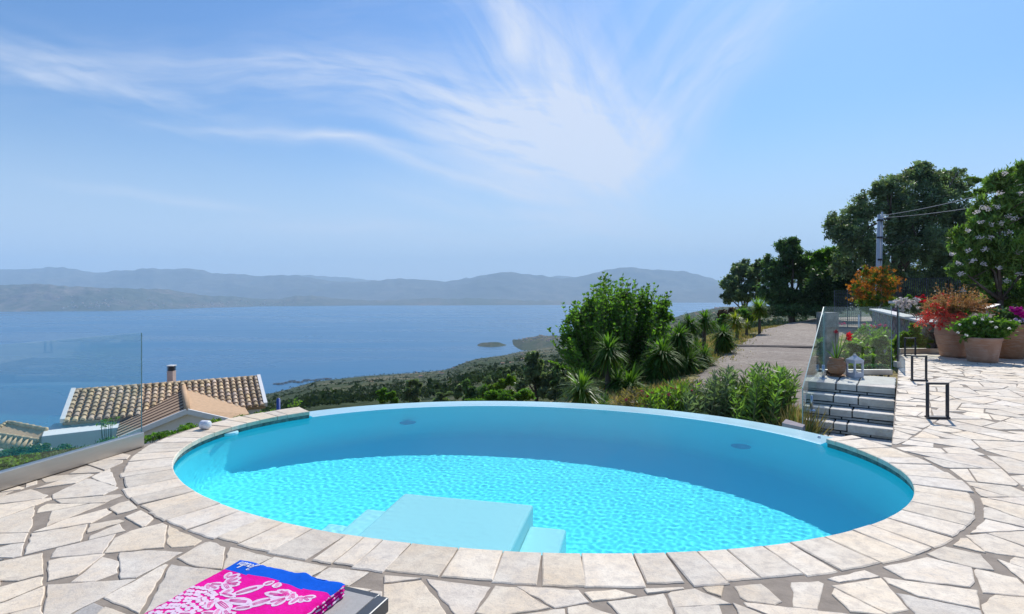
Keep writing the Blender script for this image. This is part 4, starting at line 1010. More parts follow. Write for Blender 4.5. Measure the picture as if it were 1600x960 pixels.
tree('small_tree', base_at(604, 40), [(596, 614, 7, 7, 0), (610, 618, 9, 7, 0), (600, 626, 14, 8, 0), (616, 626, 9, 8, 0)], 40, 7000, 0.19, M_MIDLEAF, 126, 'lower of two small trees standing alone behind the rim', 'tree', 0.08, bright=(0.6, 1.6))
tree('scrub_bush', base_at(885, 26), [(880, 590, 16, 22, 0), (872, 610, 16, 18, 0), (895, 570, 18, 18, 0), (900, 600, 30, 30, 0)], 24, 16000, 0.14, M_DARKLEAF, 127, 'dark undergrowth behind the brightest low yucca', 'bush', 0.06, bright=(0.4, 1.4))
tree('mixed_shrub', base_at(705, 36), [(690, 622, 18, 10, 0), (712, 614, 16, 12, 0), (700, 630, 30, 8, 0)], 36, 9000, 0.17, M_OLIVELEAF, 140, 'olive green scrub left of the small dark shrub behind the rim', 'shrub', 0.06, bright=(0.6, 1.6))
tree('mixed_shrub', base_at(770, 24), [(750, 628, 22, 8, 0), (790, 622, 26, 12, 0), (815, 618, 20, 16, 0), (772, 618, 16, 10, 0)], 24, 14000, 0.12, M_MIDLEAF, 141, 'mid green scrub along the rim below the yellow green shrub', 'shrub', 0.05, bright=(0.6, 1.6))
tree('scrub_bush', base_at(915, 21), [(890, 600, 24, 24, 0), (925, 590, 26, 26, 0), (870, 618, 20, 14, 0), (955, 600, 30, 24, 0)], 21, 20000, 0.13, M_OLIVELEAF, 142, 'grey green undergrowth filling the gap under the leafy bush', 'bush', 0.06, bright=(0.4, 1.3))
tree('scrub_bush', base_at(1040, 20.5), [(1010, 590, 24, 22, 0), (1045, 580, 26, 26, 0), (1075, 575, 24, 24, 0), (1090, 590, 20, 14, 0), (1060, 550, 16, 16, 0)], 20.5, 18000, 0.13, M_MIDLEAF, 143, 'green undergrowth behind the yucca row', 'bush', 0.06, bright=(0.4, 1.3))
# ---- yuccas
def rosette(name, cen, R, n, mat, seed, parent, droop=0.45, wd=0.045, elo=-0.85):
    r = random.Random(seed); mb = MB(); cen = Vector(cen)
    for i in range(n):
        az = r.uniform(0, 2*PI); el = math.asin(max(-1, min(1, elo+(1-elo)*r.random()))); L = R*r.uniform(0.75, 1.1)*(1.0 if el > -0.1 else 0.85)
        d = Vector((math.cos(az)*math.cos(el), math.sin(az)*math.cos(el), math.sin(el))); side = Vector((-math.sin(az), math.cos(az), 0))
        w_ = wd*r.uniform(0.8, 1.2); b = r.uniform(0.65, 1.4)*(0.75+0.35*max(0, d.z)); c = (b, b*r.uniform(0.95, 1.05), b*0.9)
        if el < -0.25 and r.random() < 0.4: c = (b*1.9, b*1.1, b*1.2)
        s0 = cen+Vector((0, 0, r.uniform(-0.25, 0.1)*R)); pts = []
        for k, f in enumerate((0.05, 0.4, 0.75, 1.0)):
            p = s0+d*L*f+Vector((0, 0, -droop*L*f*f*(0.5 if el > 0.7 else 1))); ww = w_*(0.55, 1.0, 0.7, 0.04)[k]
            pts += [p-side*ww/2, p+side*ww/2]
        mb.add(pts, [(0, 1, 3, 2), (2, 3, 5, 4), (4, 5, 7, 6)], 0, c)
    return mb.build(name, mat, parent, False, True)
def yucca(base, heads, label, mat=None, seed=0, n=90, name='yucca', **kw):
    """heads: (dx, dy, dz, radius) from the base"""
    root = empty(name, base); tag(root, label, 'yucca'); mb = MB()
    for (dx, dy, dz, R) in heads: mb.tube([(0, 0, -0.2), (dx*0.35, dy*0.35, dz*0.5), (dx, dy, dz)], [0.10, 0.075, 0.06], 8)
    mb.build('trunk', M_BARK, root, True)
    for i, (dx, dy, dz, R) in enumerate(heads): rosette('leaf_head', (dx, dy, dz), R*1.06, int(n*2.2), mat or M_YUCCA, seed*10+i, root, **kw)
    return root
def ypx(px, pyb, Y, heads, label, **kw):
    """heads in photo pixels (px, py, radius px) at distance Y"""
    b = base_at(px, Y); hs = []
    for (hx, hy, hr) in heads:
        x, y, z = pxY(hx, hy, Y); hs.append((x-b[0], random.uniform(-0.1, 0.1), z-b[2], hr*Y/FPX))
    return yucca(b, hs, label, **kw)
ypx(908, 640, 12.0, [(908, 606, 44)], 'brightest low yucca right behind the rim', seed=1, n=150, mat=leaf_mat('bright_yucca_leaf', (0.15, 0.24, 0.035), (0.10, 0.18, 0.03), 0.45, 0.4, 0.5), wd=0.03)
ypx(938, 640, 13.0, [(944, 634, 30)], 'small low yucca tuft at the right foot of the brightest yucca', seed=2, n=60, wd=0.03)
ypx(950, 640, 16.0, [(950, 545, 38), (966, 596, 42)], 'dark two headed yucca in front of the leafy bush', seed=3, n=120, wd=0.045)
ypx(985, 620, 15.5, [(985, 600, 42)], 'dark drooping yucca between the leafy bush and the pink flowers', seed=4, n=120, wd=0.045)
ypx(1030, 615, 17.0, [(1034, 552, 38), (1022, 578, 36)], 'tall yucca with hanging dark leaves right of the leafy bush', seed=5, n=140, wd=0.05)
ypx(1062, 600, 18.0, [(1060, 525, 30), (1072, 560, 40), (1052, 560, 30)], 'broad yucca clump behind the oleanders', seed=6, n=110, wd=0.05)
ypx(1078, 580, 20.0, [(1078, 505, 22), (1088, 545, 28)], 'yucca with bright fan top left of the tall thin palm', seed=7, n=100, wd=0.045)
ypx(1100, 560, 22.0, [(1100, 498, 22)], 'tall thin palm like yucca with dark fan head', seed=8, n=90, wd=0.05, droop=0.5)
ypx(1095, 575, 19.0, [(1100, 556, 28)], 'low yucca in front of the leaning stems', seed=9, n=80, wd=0.04)
ypx(1117, 560, 23.0, [(1129, 521, 25), (1133, 532, 24)], 'round headed yucca on a leaning stem beside the driveway', seed=10, n=130, wd=0.045)
ypx(1152, 525, 30.0, [(1150, 500, 20)], 'yellow leaved yucca on the grass verge', seed=11, n=100, mat=M_YUCCAY, wd=0.05)
ypx(1166, 520, 32.0, [(1168, 507, 11)], 'tiny yellow yucca between the yellow one and the round one', seed=12, n=50, mat=M_YUCCAY, wd=0.05)
ypx(1187, 520, 33.0, [(1185, 482, 21)], 'round yellow green yucca on a short trunk at the driveway bend', seed=13, n=190, mat=M_LIGHTLEAF, wd=0.05, elo=-0.8, droop=0.15)
ypx(756, 640, 27.0, [(757, 606, 13)], 'little palm like yucca left of the yellow green shrub', seed=14, n=60, wd=0.05, droop=0.6)
tree('scrub_bush', base_at(1140, 36), [(1135, 500, 16, 12, 0), (1160, 490, 12, 12, 0), (1120, 510, 14, 12, 0), (1172, 498, 12, 10, 0)], 34, 9000, 0.16, M_MIDLEAF, 130, 'green scrub behind the yellow yucca', 'bush', 0.05, bright=(0.5, 1.5))
tree('red_brown_bush', base_at(1134, 42), [(1130, 492, 9, 10, 0), (1142, 488, 8, 10, 0)], 42, 3000, 0.2, leaf_mat('brown_leaf', (0.12, 0.06, 0.05), (0.08, 0.06, 0.04), 0.2), 131, 'dull brown bush at the foot of the leftmost tree', 'bush', 0.05)

# ---- oleander bushes behind the rim on the right
def lance_bush(name, base, pxb, Y, nstem, leaf, label, seed, mat=M_OLEAF, wd=0.027, flowers=None, fmat=None, cat='shrub', per=26, fr=0.035, fs=0.03, spready=0.35):
    """stems fanning up from a base, each set with long narrow leaves"""
    r = np.random.default_rng(seed); root = empty(name, base); tag(root, label, cat); mb = MB(); P = []; A = []; C = []
    for k in range(nstem):
        b = pxb[k % len(pxb)]; px = b[0]+r.normal()*b[2]*0.55; py = b[1]+r.uniform(-1, 1)*b[3]
        x, y, z = pxY(px, py, Y+r.normal()*spready); tip = np.array([x, y, z])-np.array(base); foot = np.array([tip[0]*0.55+r.normal()*0.08, tip[1]*0.4+r.normal()*0.06, 0.0])
        mid = (tip+foot)/2+np.array([0, 0, 0.06]); mb.tube([foot, mid, tip], [0.009, 0.007, 0.003], 4, 0, False)
        cb = r.uniform(0.55, 1.5)
        for f in np.linspace(0.18, 1.0, 15):
            pos = foot*(1-f)**2+2*mid*f*(1-f)+tip*f*f
            for q in range(3):
                az = r.uniform(0, 2*PI); d = np.array([math.cos(az), math.sin(az), r.uniform(-0.3, 1.1)+0.5*f*f]); d /= np.linalg.norm(d)
                P.append(pos+d*leaf*0.5); A.append(d); C.append(cb*r.uniform(0.75, 1.25))
    mb.build('stems', M_STEM, root)
    P = np.array(P); A = np.array(A); C = np.array(C); m = len(P); S = np.cross(A, unit(r, m)); S /= np.linalg.norm(S, axis=1, keepdims=True)
    ls = leaf*1.1*r.uniform(0.7, 1.2, (m, 1)); tint = np.stack([C, C, C*0.9], 1)
    quads_obj('foliage', P, A*ls*0.5, S*wd*0.5*r.uniform(0.8, 1.2, (m, 1)), tint, mat, root, 0.06)
    if flowers:
        pts = []
        for (px, py) in flowers:
            x, y, z = pxY(px, py, Y-0.35+r.normal()*0.1); pts.append((x-base[0], y-base[1], z-base[2]))
        flower_heads('flowers', pts, fr, per, fs, fmat, seed+1, root)
    return root
def rimbase(px, Y): x = (px-800)*Y/FPX; return (x, Y, -1.75)
lance_bush('oleander', rimbase(1178, 10.2), [(1170, 615, 40, 26), (1200, 605, 34, 28), (1218, 625, 30, 26), (1155, 625, 34, 22), (1190, 590, 24, 16), (1225, 600, 22, 20)], 10.0, 260, 0.15, 'lush oleander bush without flowers beside the glass of the steps', 201, flowers=None)
lance_bush('oleander', rimbase(1105, 10.3), [(1100, 615, 34, 20), (1125, 610, 30, 24), (1085, 625, 30, 14), (1135, 592, 20, 14)], 10.2, 190, 0.14, 'grey green oleander bush with a few white buds behind the rim', 202, mat=M_OLIVELEAF, flowers=[(1100, 603), (1125, 612), (1150, 607), (1168, 608), (1182, 612)], fmat=M_PW, per=10, fr=0.02, fs=0.022)
lance_bush('pink_oleander', rimbase(1045, 10.4), [(1040, 618, 30, 12), (1065, 612, 26, 14), (1020, 622, 24, 10), (1060, 626, 30, 10)], 10.3, 170, 0.13, 'low oleander with deep pink flowers and yellow green leaves at the rim', 203, mat=M_LIGHTLEAF, flowers=[(1049, 606), (1045, 616), (1080, 611), (1029, 633), (1062, 612), (1020, 613), (1057, 606), (1036, 618)], fmat=M_PPINK, per=26, fr=0.035, fs=0.035)
lance_bush('pink_oleander', rimbase(990, 10.8), [(985, 622, 22, 10), (1005, 618, 22, 10), (975, 628, 14, 8), (1000, 626, 22, 8)], 10.7, 130, 0.12, 'reddish dry looking flower bush at the left end of the oleanders', 204, mat=leaf_mat('reddish_leaf', (0.30, 0.17, 0.11), (0.18, 0.18, 0.06), 0.35), flowers=[(990, 616), (993, 628), (1012, 620), (978, 625), (1003, 612)], fmat=M_PPINK, per=18, fr=0.03, fs=0.03)
lb = lance_bush('leafy_bush', base_at(960, 19.5), [(905, 505, 24, 34), (930, 480, 22, 34), (950, 462, 20, 34), (975, 470, 22, 34), (1005, 475, 22, 34), (1030, 490, 18, 34), (890, 530, 14, 30), (960, 500, 50, 40), (1000, 530, 40, 40), (930, 550, 50, 40), (1035, 530, 14, 34)], 19.5, 620, 0.125, 'broad bright green leafy bush with upright shoots in front of the sea', 120, mat=M_MIDLEAF, wd=0.075, cat='bush', spready=0.8)
bl = [((a-800)*19.6/900-lb.location.x, 0.1, CAMZ-(b-HZ)*19.6/900-lb.location.z, c*19.6/900*0.8, 0.9, d*19.6/900*0.8) for a, b, c, d, e in BB]
crown('inner_foliage', bl, 22000, 0.125, M_MIDLEAF, 121, lb, bright=(0.5, 1.3), lumps=6, clumps=8, clump_r=0.35, fill=0.1)
# ground plants against the coping, back left
def low_plant(name, px, py, Y, rx, ry, n, leaf, mat, seed, label, cat='plant', base_dz=-0.6):
    x, y, z = pxY(px, py, Y); root = empty(name, (x, y, z+base_dz)); tag(root, label, cat)
    mb = MB(); r = random.Random(seed)
    for k in range(7): mb.tube([(r.uniform(-.05, .05), 0, 0), (r.uniform(-1, 1)*rx*Y/FPX, r.uniform(-.1, .1), -base_dz+r.uniform(-.02, .5)*ry*Y/FPX)], [0.008, 0.003], 4, 0, False)
    mb.build('stems', M_STEM, root)
    crown('foliage', [(0, 0, -base_dz-0.3*ry*Y/FPX, rx*Y/FPX*0.9, 0.2, ry*Y/FPX*0.75)], int(n*1.5), leaf*0.62, mat, seed, root, aspect=0.6, bright=(0.6, 1.5), up=0.3)
    return root
low_plant('creeper', 236, 682, 6.9, 10, 8, 260, 0.05, M_MIDLEAF, 301, 'creeper leaves just outside the end of the aluminium channel')
low_plant('creeper', 262, 678, 7.1, 18, 7, 420, 0.05, M_MIDLEAF, 302, 'green creeper left of the white weight along the coping')
low_plant('creeper', 293, 667, 7.4, 14, 8, 400, 0.05, M_MIDLEAF, 303, 'dark green creeper clump directly behind the white weight')
low_plant('creeper', 331, 660, 7.7, 14, 8, 300, 0.05, M_LIGHTLEAF, 304, 'small leafy sprig under the porch gable')
low_plant('creeper', 372, 652, 8.0, 12, 4, 130, 0.045, M_LIGHTLEAF, 305, 'tiny yellow leaves behind the blue float')
low_plant('creeper', 402, 647, 8.2, 10, 6, 160, 0.05, M_LIGHTLEAF, 306, 'yellow green sprig at the right corner of the tiled roof')
low_plant('creeper', 424, 642, 8.3, 7, 3, 60, 0.05, M_LIGHTLEAF, 307, 'last little sprig beside the blue peg')
low_plant('weed', 461, 628, 8.5, 10, 12, 60, 0.06, M_LIGHTLEAF, 308, 'spindly yellow green weed by the left end of the rim')
low_plant('shrub', 176, 690, 7.4, 22, 9, 500, 0.06, M_MIDLEAF, 309, 'green shrub seen through the glass at the foot of the white wall')
low_plant('weed', 168, 658, 7.4, 10, 10, 90, 0.05, M_LIGHTLEAF, 310, 'tall thin weed with yellow green tuft behind the glass', base_dz=-0.9)
low_plant('shrub', 128, 703, 6.9, 20, 8, 500, 0.07, M_DARKLEAF, 311, 'dark green shrub behind the glass in front of the white wall')
low_plant('shrub', 45, 720, 6.6, 30, 14, 900, 0.07, M_MIDLEAF, 312, 'bushy plant low behind the left end of the glass')
low_plant('shrub', 5, 725, 6.2, 16, 12, 500, 0.07, M_LIGHTLEAF, 313, 'light green plant at the left picture edge behind the glass')
low_plant('shrub', 85, 712, 6.8, 24, 9, 500, 0.07, M_OLIVELEAF, 314, 'greyish shrub behind the glass below the shelter roof')
tree('dark_shrub', (-15.6, 17.5, -6.2), [(30, 712, 50, 16, 0), (80, 705, 30, 16, 0), (0, 720, 30, 14, 0)], 17.0, 14000, 0.13, M_DARKLEAF, 315, 'dark thicket under the shelter roof at the far left', 'shrub', 0.06, bright=(0.4, 1.2))
mb = MB(); q = pxY(435, 640, 8.2); mb.tube([(0, 0, -0.9), (0, 0, 0.14)], 0.028, 8); mb.lathe([(0.001, 0.165), (0.02, 0.155), (0.028, 0.14)], 8)
o = tag(mb.build('peg', simple('blue_paint', (0.04, 0.09, 0.35), 0.5), None, True), 'short dark blue peg behind the left end of the coping', 'peg'); o.location = q

# ---- planting bed right of the steps: seen through the glass
bed = []
mb = MB(); mb.prism([(10.85, 14.6), (15.3, 23.8), (24, 30), (32, 30), (32, 15.0), (12, 14.7)], -1.5, 0.52); tag(mb.build('planting_bed', simple('bed_soil', (0.14, 0.10, 0.07), 0.95, var=0.3, scale=3, bump=0.8)), kind='structure')
tree('broadleaf_shrub', (8.3, 13.5, -1.0), [(1345, 548, 22, 14, 0), (1372, 542, 22, 16, 0), (1358, 560, 26, 16, -0.3), (1385, 560, 18, 20, 0), (1340, 570, 20, 12, -0.4)], 12.6, 6500, 0.10, M_LIGHTLEAF, 401, 'yellow green broadleaf shrub seen through the square glass pane', 'shrub', 0.04, bright=(0.6, 1.5))
tree('blue_green_shrub', (8.0, 12.2, -1.0), [(1365, 578, 22, 9, 0), (1345, 586, 18, 8, 0), (1383, 580, 12, 10, 0)], 11.8, 3500, 0.10, leaf_mat('blue_green_leaf', (0.07, 0.17, 0.10), (0.05, 0.12, 0.08), 0.3), 402, 'blue green low shrub behind the lantern', 'shrub', 0.04, bright=(0.6, 1.5))
tree('flowering_shrub', (10.0, 16.2, -1.0), [(1428, 528, 22, 16, 0), (1410, 538, 18, 14, 0), (1440, 540, 18, 12, 0)], 14.9, 7500, 0.10, M_LIGHTLEAF, 403, 'yellowish green shrub against the rubble wall', 'shrub', 0.04, bright=(0.7, 1.8))
tree('broadleaf_shrub', (9.6, 15.0, -1.0), [(1408, 528, 8, 12, 0), (1404, 545, 8, 12, 0)], 14.8, 1600, 0.12, M_LIGHTLEAF, 404, 'bright green leaves just right of the end-on glass edge', 'shrub', 0.03)
tree('lavender_shrub', (10.9, 15.3, -1.0), [(1462, 540, 12, 14, 0), (1470, 548, 10, 10, 0)], 14.9, 2600, 0.08, M_SILVER, 405, 'silvery lilac lavender shrub left of the tall urn', 'shrub', 0.03, aspect=0.2, up=1.0)
lance_bush('flowering_shrub', (9.7, 19.5, -0.9), [(1372, 520, 14, 6), (1385, 518, 10, 6), (1355, 510, 14, 4)], 17.0, 40, 0.12, 'thin shrub with pink flowers behind the top of the glass', 406, mat=M_MIDLEAF, flowers=[(1362, 509), (1375, 508), (1383, 509), (1350, 508), (1310, 505), (1318, 506), (1367, 511)], fmat=M_PPINK, per=16, fr=0.06, fs=0.05)
# rose bed above the wall
tree('rose_bush', (12.6, 17.5, 0.5), [(1405, 478, 10, 9, 0), (1420, 480, 14, 10, 0), (1435, 484, 14, 10, 0), (1450, 488, 14, 10, -0.3)], 17.2, 11000, 0.09, M_OLIVELEAF, 407, 'rose bush with pale pink blooms above the white topped wall', 'rose bush', 0.03)
rb = bpy.data.objects['rose_bush']; r5 = np.random.default_rng(8); pts = []
for k in range(34):
    x, y, z = pxY(1398+r5.uniform(0, 38), 470+r5.uniform(-4, 16), 17.0); pts.append((x-rb.location.x, y-rb.location.y, z-rb.location.z))
flower_heads('blooms', pts, 0.07, 14, 0.06, M_PWHITE, 9, rb)
tree('rose_bush', (13.4, 18.0, 0.5), [(1418, 466, 8, 6, 0), (1440, 474, 14, 9, 0), (1455, 482, 12, 10, 0)], 18.0, 3500, 0.09, M_MIDLEAF, 408, 'rose bush with large red blooms left of the tall urn', 'rose bush', 0.03)
rb2 = bpy.data.objects['rose_bush.001']; pts = []
for (px, py) in [(1433, 466), (1442, 464), (1446, 471), (1458, 469), (1462, 466), (1472, 460), (1480, 463), (1440, 472), (1468, 464)]:
    x, y, z = pxY(px, py, 17.3); pts.append((x-rb2.location.x, y-rb2.location.y, z-rb2.location.z))
flower_heads('blooms', pts, 0.075, 30, 0.07, M_PRED, 10, rb2)
# orange bush by the pole
OB = [(1368, 482, 28, 16, 0), (1350, 476, 18, 18, 0), (1384, 478, 20, 18, 0), (1365, 440, 20, 18, 0), (1348, 455, 18, 18, 0), (1385, 450, 18, 20, 0), (1366, 465, 30, 16, 0), (1355, 425, 10, 9, 0), (1378, 424, 10, 8, 0), (1338, 448, 8, 10, 0), (1395, 440, 8, 8, 0)]
ob = tree('orange_bush', base_at(1366, 30), OB, 30, 15000, 0.15, M_LIGHTLEAF, 410, 'orange and red tinged bush wrapped around the utility pole foot', 'bush', 0.06, aspect=0.22, up=0.6)
bl = [((pxY(a, b, 29.9)[0]-ob.location.x), -0.1, pxY(a, b, 29.9)[2]-ob.location.z, c*30/900*1.1, 0.9, d*30/900*1.1) for a, b, c, d, e in OB[3:]]
crown('tinted_shoots', bl, 3600, 0.13, M_ORLEAF, 411, ob, aspect=0.3, up=0.8, clumps=40, fill=0.02, clump_r=0.12)
# dry grass on the verge, the slope and beside the steps: uncountable
def grass(name, pts, n_per, h, seed, mat=M_DRYGRASS):
    r = np.random.default_rng(seed); P = []
    for (x, y, s, k) in pts:
        m = int(n_per*k); q = np.stack([x+r.normal(size=m)*s, y+r.normal(size=m)*s], 1); z = ground_z(q[:, 0], q[:, 1]); P.append(np.column_stack([q, z]))
    P = np.concatenate(P); m = len(P); A = r.normal(size=(m, 3))*0.35+np.array([0, 0, 1]); A /= np.linalg.norm(A, axis=1, keepdims=True)
    S = np.cross(A, unit(r, m)); S /= np.linalg.norm(S, axis=1, keepdims=True); L = h*r.uniform(0.4, 1.3, (m, 1)); c = r.uniform(0.7, 1.3, (m, 1))*np.ones((1, 3))
    g = r.random(m) < 0.3; c[g] *= np.array([0.45, 0.75, 0.4])
    return tag(quads_obj(name, P+A*L*0.4, A*L*0.5, S*0.012*(1+P[:, 1:2]*0.04), c, mat), kind='stuff')
gp = []
rg = np.random.default_rng(77)
for k in range(150):
    y = rg.uniform(12, 49); e = np.interp(y, EDY, EDX); gp.append((e-rg.uniform(-0.1, 3.0), y, 0.45, 1.0))
for k in range(40):
    x = rg.uniform(24, 40); gp.append((x, np.interp(x, [26, 36, 60], [50.3, 53.6, 56.5])+rg.uniform(-0.3, 1.0), 0.5, 0.8))
gp += [(4.5+rg.normal()*0.3, 9.6+rg.normal()*0.3, 0.12, 1.0) for k in range(10)]
grass('dry_grass', gp, 170, 0.17, 78)
g2 = []
for k in range(16):
    f = rg.random(); g2.append((4.55+rg.uniform(-.2, .2), 9.3+rg.uniform(-.3, .5), 0.10, 1.0))
grass('step_side_grass', g2, 60, 0.75, 79)

# ---- woodland and scrub scattered over the far hillside: one uncountable mass
def woodland():
    r = np.random.default_rng(55); N = 9000
    px = r.uniform(380, 1260, N); Y = 150*np.exp(r.random(N)**0.75*math.log(2400/150)); X = (px-800)*Y/FPX
    rY = np.interp(px, R_PX, R_Y); ok = (Y < rY*1.02)
    dens = hn(X*0.012, Y*0.008)+0.7*hn2(X*0.05, Y*0.03); ok &= dens > r.normal(size=N)*0.7-0.35
    X, Y = X[ok], Y[ok]; Z = ground_z(X, Y); n = len(X); H = r.uniform(1.2, 3.2, n)*np.where(r.random(n) < 0.1, 1.7, 1); K = 13
    Pc = np.repeat(np.stack([X, Y, Z+H*0.45], 1), K, 0); Hh = np.repeat(H, K)[:, None]
    o = unit(r, n*K); o[:, 2] = np.abs(o[:, 2])*0.9; P = Pc+o*Hh*np.array([0.62, 0.62, 0.6])*r.uniform(0.5, 1, (n*K, 1))
    A = unit(r, n*K); S = np.cross(A, o+unit(r, n*K)*0.5); S /= np.linalg.norm(S, axis=1, keepdims=True)
    c = np.repeat(r.uniform(0.75, 1.3, (n, 1))*np.array([[1, 1, 1]]), K, 0)*r.uniform(0.8, 1.2, (n*K, 1))
    return tag(quads_obj('woodland', P, A*Hh*0.20, S*Hh*0.17, c, leaf_mat('far_foliage', (0.050, 0.075, 0.028), (0.036, 0.055, 0.020), 0.15, 1.0, 0.02)), kind='stuff')
woodland()
# ------------------------------------------------------------------ wall, fences, pole, gate post
def wall_strip(name, a, b, z0, z1, w_, mat, parent):
    a = Vector(a); b = Vector(b); d = (b-a).normalized(); n = Vector((-d.y, d.x))*w_/2; mb = MB()
    mb.prism([tuple(a-n), tuple(b-n), tuple(b+n), tuple(a+n)], z0, z1); return relp(mb.build(name, mat, bevel=0.012), parent)
def rubble():
    m, t, out = newmat('rubble_stone'); c = t.coord(); v = t.node('ShaderNodeTexVoronoi', feature='DISTANCE_TO_EDGE'); t.put(v.inputs['Vector'], c); v.inputs['Scale'].default_value = 4.5
    v2 = t.node('ShaderNodeTexVoronoi'); t.put(v2.inputs['Vector'], c); v2.inputs['Scale'].default_value = 4.5
    e = t.ramp(v.outputs[0], [(0.0, 0), (0.10, 1)]); n = t.noise(c, 14, 5, 0.7)
    col = t.mix(t.ramp(n, [(0.35, 0), (0.65, 1)]), (0.16, 0.14, 0.125), (0.36, 0.33, 0.29)); col = t.mix(0.35, col, v2.outputs[1], 'SOFT_LIGHT'); col = t.mix(e, (0.09, 0.08, 0.07), col)
    p = t.node('ShaderNodeBsdfPrincipled'); t.put(p.inputs['Base Color'], col); p.inputs['Roughness'].default_value = 0.95
    t.put(p.inputs['Normal'], t.bump(t.math('ADD', e, n), 0.9, 0.06)); t.l.new(p.outputs[0], out.inputs[0]); return m
M_RUBBLE = rubble()
rw = empty('stone_wall', (10.9, 14.7, -1.0)); tag(rw, 'rubble stone wall with sloping white cap leading to the tall urn', 'wall')
wall_strip('wall_body', (10.80, 14.75), (15.3, 24.2), -1.4, 0.70, 0.30, M_RUBBLE, rw); wall_strip('wall_cap', (10.72, 14.6), (15.4, 24.4), 0.702, 0.77, 0.46, simple('white_cap', (0.62, 0.60, 0.57), 0.8, var=0.12, scale=3, bump=0.3), rw)
def mesh_fence(name, a, b, zb, zt, nx, nz, label, w_=0.02, mat=None):
    a = Vector(a); b = Vector(b); root = empty(name, (a.x, a.y, zb)); tag(root, label, 'fence'); mat = mat or M_BLACK
    mb = MB()
    for k in range(nx+1):
        p = a.lerp(b, k/nx); mb.bar((p.x, p.y, zb), (p.x, p.y, zt), w_)
    for k in range(nz+1):
        z = zb+(zt-zb)*k/nz; mb.bar((a.x, a.y-w_*0.6, z), (b.x, b.y-w_*0.6, z), w_)
    relp(mb.build('wire_panel', mat), root)
    for p in (a, (a+b)/2, b):
        mb = MB(); mb.bar((p.x, p.y, zb-0.3), (p.x, p.y, zt+0.04), 0.045); relp(mb.build('fence_post', mat), root)
M_FGREY = simple('dull_fence_metal', (0.10, 0.11, 0.12), 0.6, metal=0.2)
mesh_fence('wire_fence', pxY(1304, 0, 38)[:2], pxY(1345, 0, 38)[:2], -0.8, 1.5, 14, 12, 'see through grid fence between the trees and the orange bush', 0.018, M_FGREY)
mesh_fence('railing_fence', pxY(1402, 0, 34)[:2], pxY(1500, 0, 30)[:2], -0.8, 2.2, 30, 2, 'black upright railing fence behind the roses', 0.022)
# utility pole
pb = pxY(1371, 500, 32.0); pt = pxY(1375, 333, 32.0)
pole = empty('utility_pole', (pb[0], pb[1], -1.0)); tag(pole, 'slim grey utility pole leaning slightly in front of the huge tree', 'utility pole')
M_POLE = simple('grey_pole', (0.46, 0.49, 0.54), 0.7, var=0.08, scale=3)
dz = pt[2]+1.0; dx = pt[0]-pb[0]
mb = MB(); mb.tube([(-0.06, 0, -0.3), (dx*0.5-0.06, 0, dz*0.5), (dx-0.05, 0, dz-0.1)], [0.115, 0.10, 0.085], 10); mb.build('pole', M_POLE, pole, True)
mb = MB(); mb.tube([(0.13, 0, -0.3), (dx*0.5+0.12, 0, dz*0.5), (dx+0.12, 0, dz+0.06)], [0.06, 0.055, 0.05], 8); mb.build('strut', M_POLE, pole, True)
for k in (0.33, 0.5, 0.62, 0.80, 0.94):
    mb = MB(); mb.tube([(dx*k+0.02, 0, dz*k-0.05), (dx*k+0.02, 0, dz*k+0.05)], 0.165, 10); mb.build('clamp_band', M_BLACK, pole, True)
mb = MB(); mb.bar((dx-0.15, 0, dz-0.2), (dx+0.3, 0, dz-0.12), 0.08); mb.build('bracket', M_STEEL, pole)
M_CABLE = simple('grey_cable', (0.30, 0.30, 0.31), 0.6)
def cable(a, b, sag, label):
    a = Vector(a); b = Vector(b); mb = MB(); pts = []
    for k in range(25):
        f = k/24; p = a.lerp(b, f); p.z -= sag*4*f*(1-f); pts.append(p)
    mb.tube(pts, 0.014, 6); tag(mb.build('overhead_cable', M_CABLE, None, True), label, 'cable')
top = Vector((pb[0]+dx, pb[1], dz-1.0-0.15))
cable(top, pxY(1690, 262, 14.0), 0.15, 'upper overhead cable running from the pole top to the right')
cable(top+Vector((0, 0, -0.12)), pxY(1700, 292, 15.5), 0.15, 'lower fainter overhead cable running from the pole to the right')
gp_ = empty('gate_post', (pxY(1366, 0, 27)[0], 27, -1.0)); tag(gp_, 'short pale rendered gate post beside the shaded driveway', 'gate post')
mb = MB(); mb.box((0, 0, 0.42), (0.30, 0.30, 0.84)); mb.build('post_body', simple('grey_render', (0.42, 0.42, 0.42), 0.9), gp_, bevel=0.01)
mb = MB(); mb.box((0, 0, 0.87), (0.38, 0.38, 0.06)); mb.build('post_cap', M_VERGE, gp_, bevel=0.008)
mb = MB(); mb.tube([(0, 0, -0.3), (0, 0, 1.25)], 0.035, 8); mb.lathe([(0.04, 1.25), (0.03, 1.3), (0.001, 1.31)], 8)
o = tag(mb.build('marker_pole', simple('white_paint', (0.7, 0.72, 0.75), 0.6), None, True), 'thin white marker post left of the orange bush foot', 'post'); o.location = (pxY(1342, 0, 28)[0], 28, -0.95)
lw = empty('low_wall', (pxY(1345, 0, 20)[0], 20, -1)); tag(lw, 'low shaded brown block wall seen through the glass', 'wall')
wall_strip('wall_body', pxY(1325, 0, 20)[:2], pxY(1366, 0, 21)[:2], -1.2, -0.55, 0.3, simple('brown_block', (0.20, 0.16, 0.13), 0.9), lw)
mbx = empty('mail_box', (pxY(1403, 0, 28)[0], 28, -1.0)); tag(mbx, 'pale stone pillar top behind the pale roses', 'pillar')
mb = MB(); mb.box((0, 0, 0.95), (0.50, 0.4, 1.9)); mb.build('pillar_body', M_RUBBLE, mbx, bevel=0.01)
mb = MB(); mb.box((0, 0, 1.96), (0.62, 0.5, 0.12)); mb.build('pillar_cap', M_VERGE, mbx, bevel=0.01)
mbx.name = 'stone_pillar'
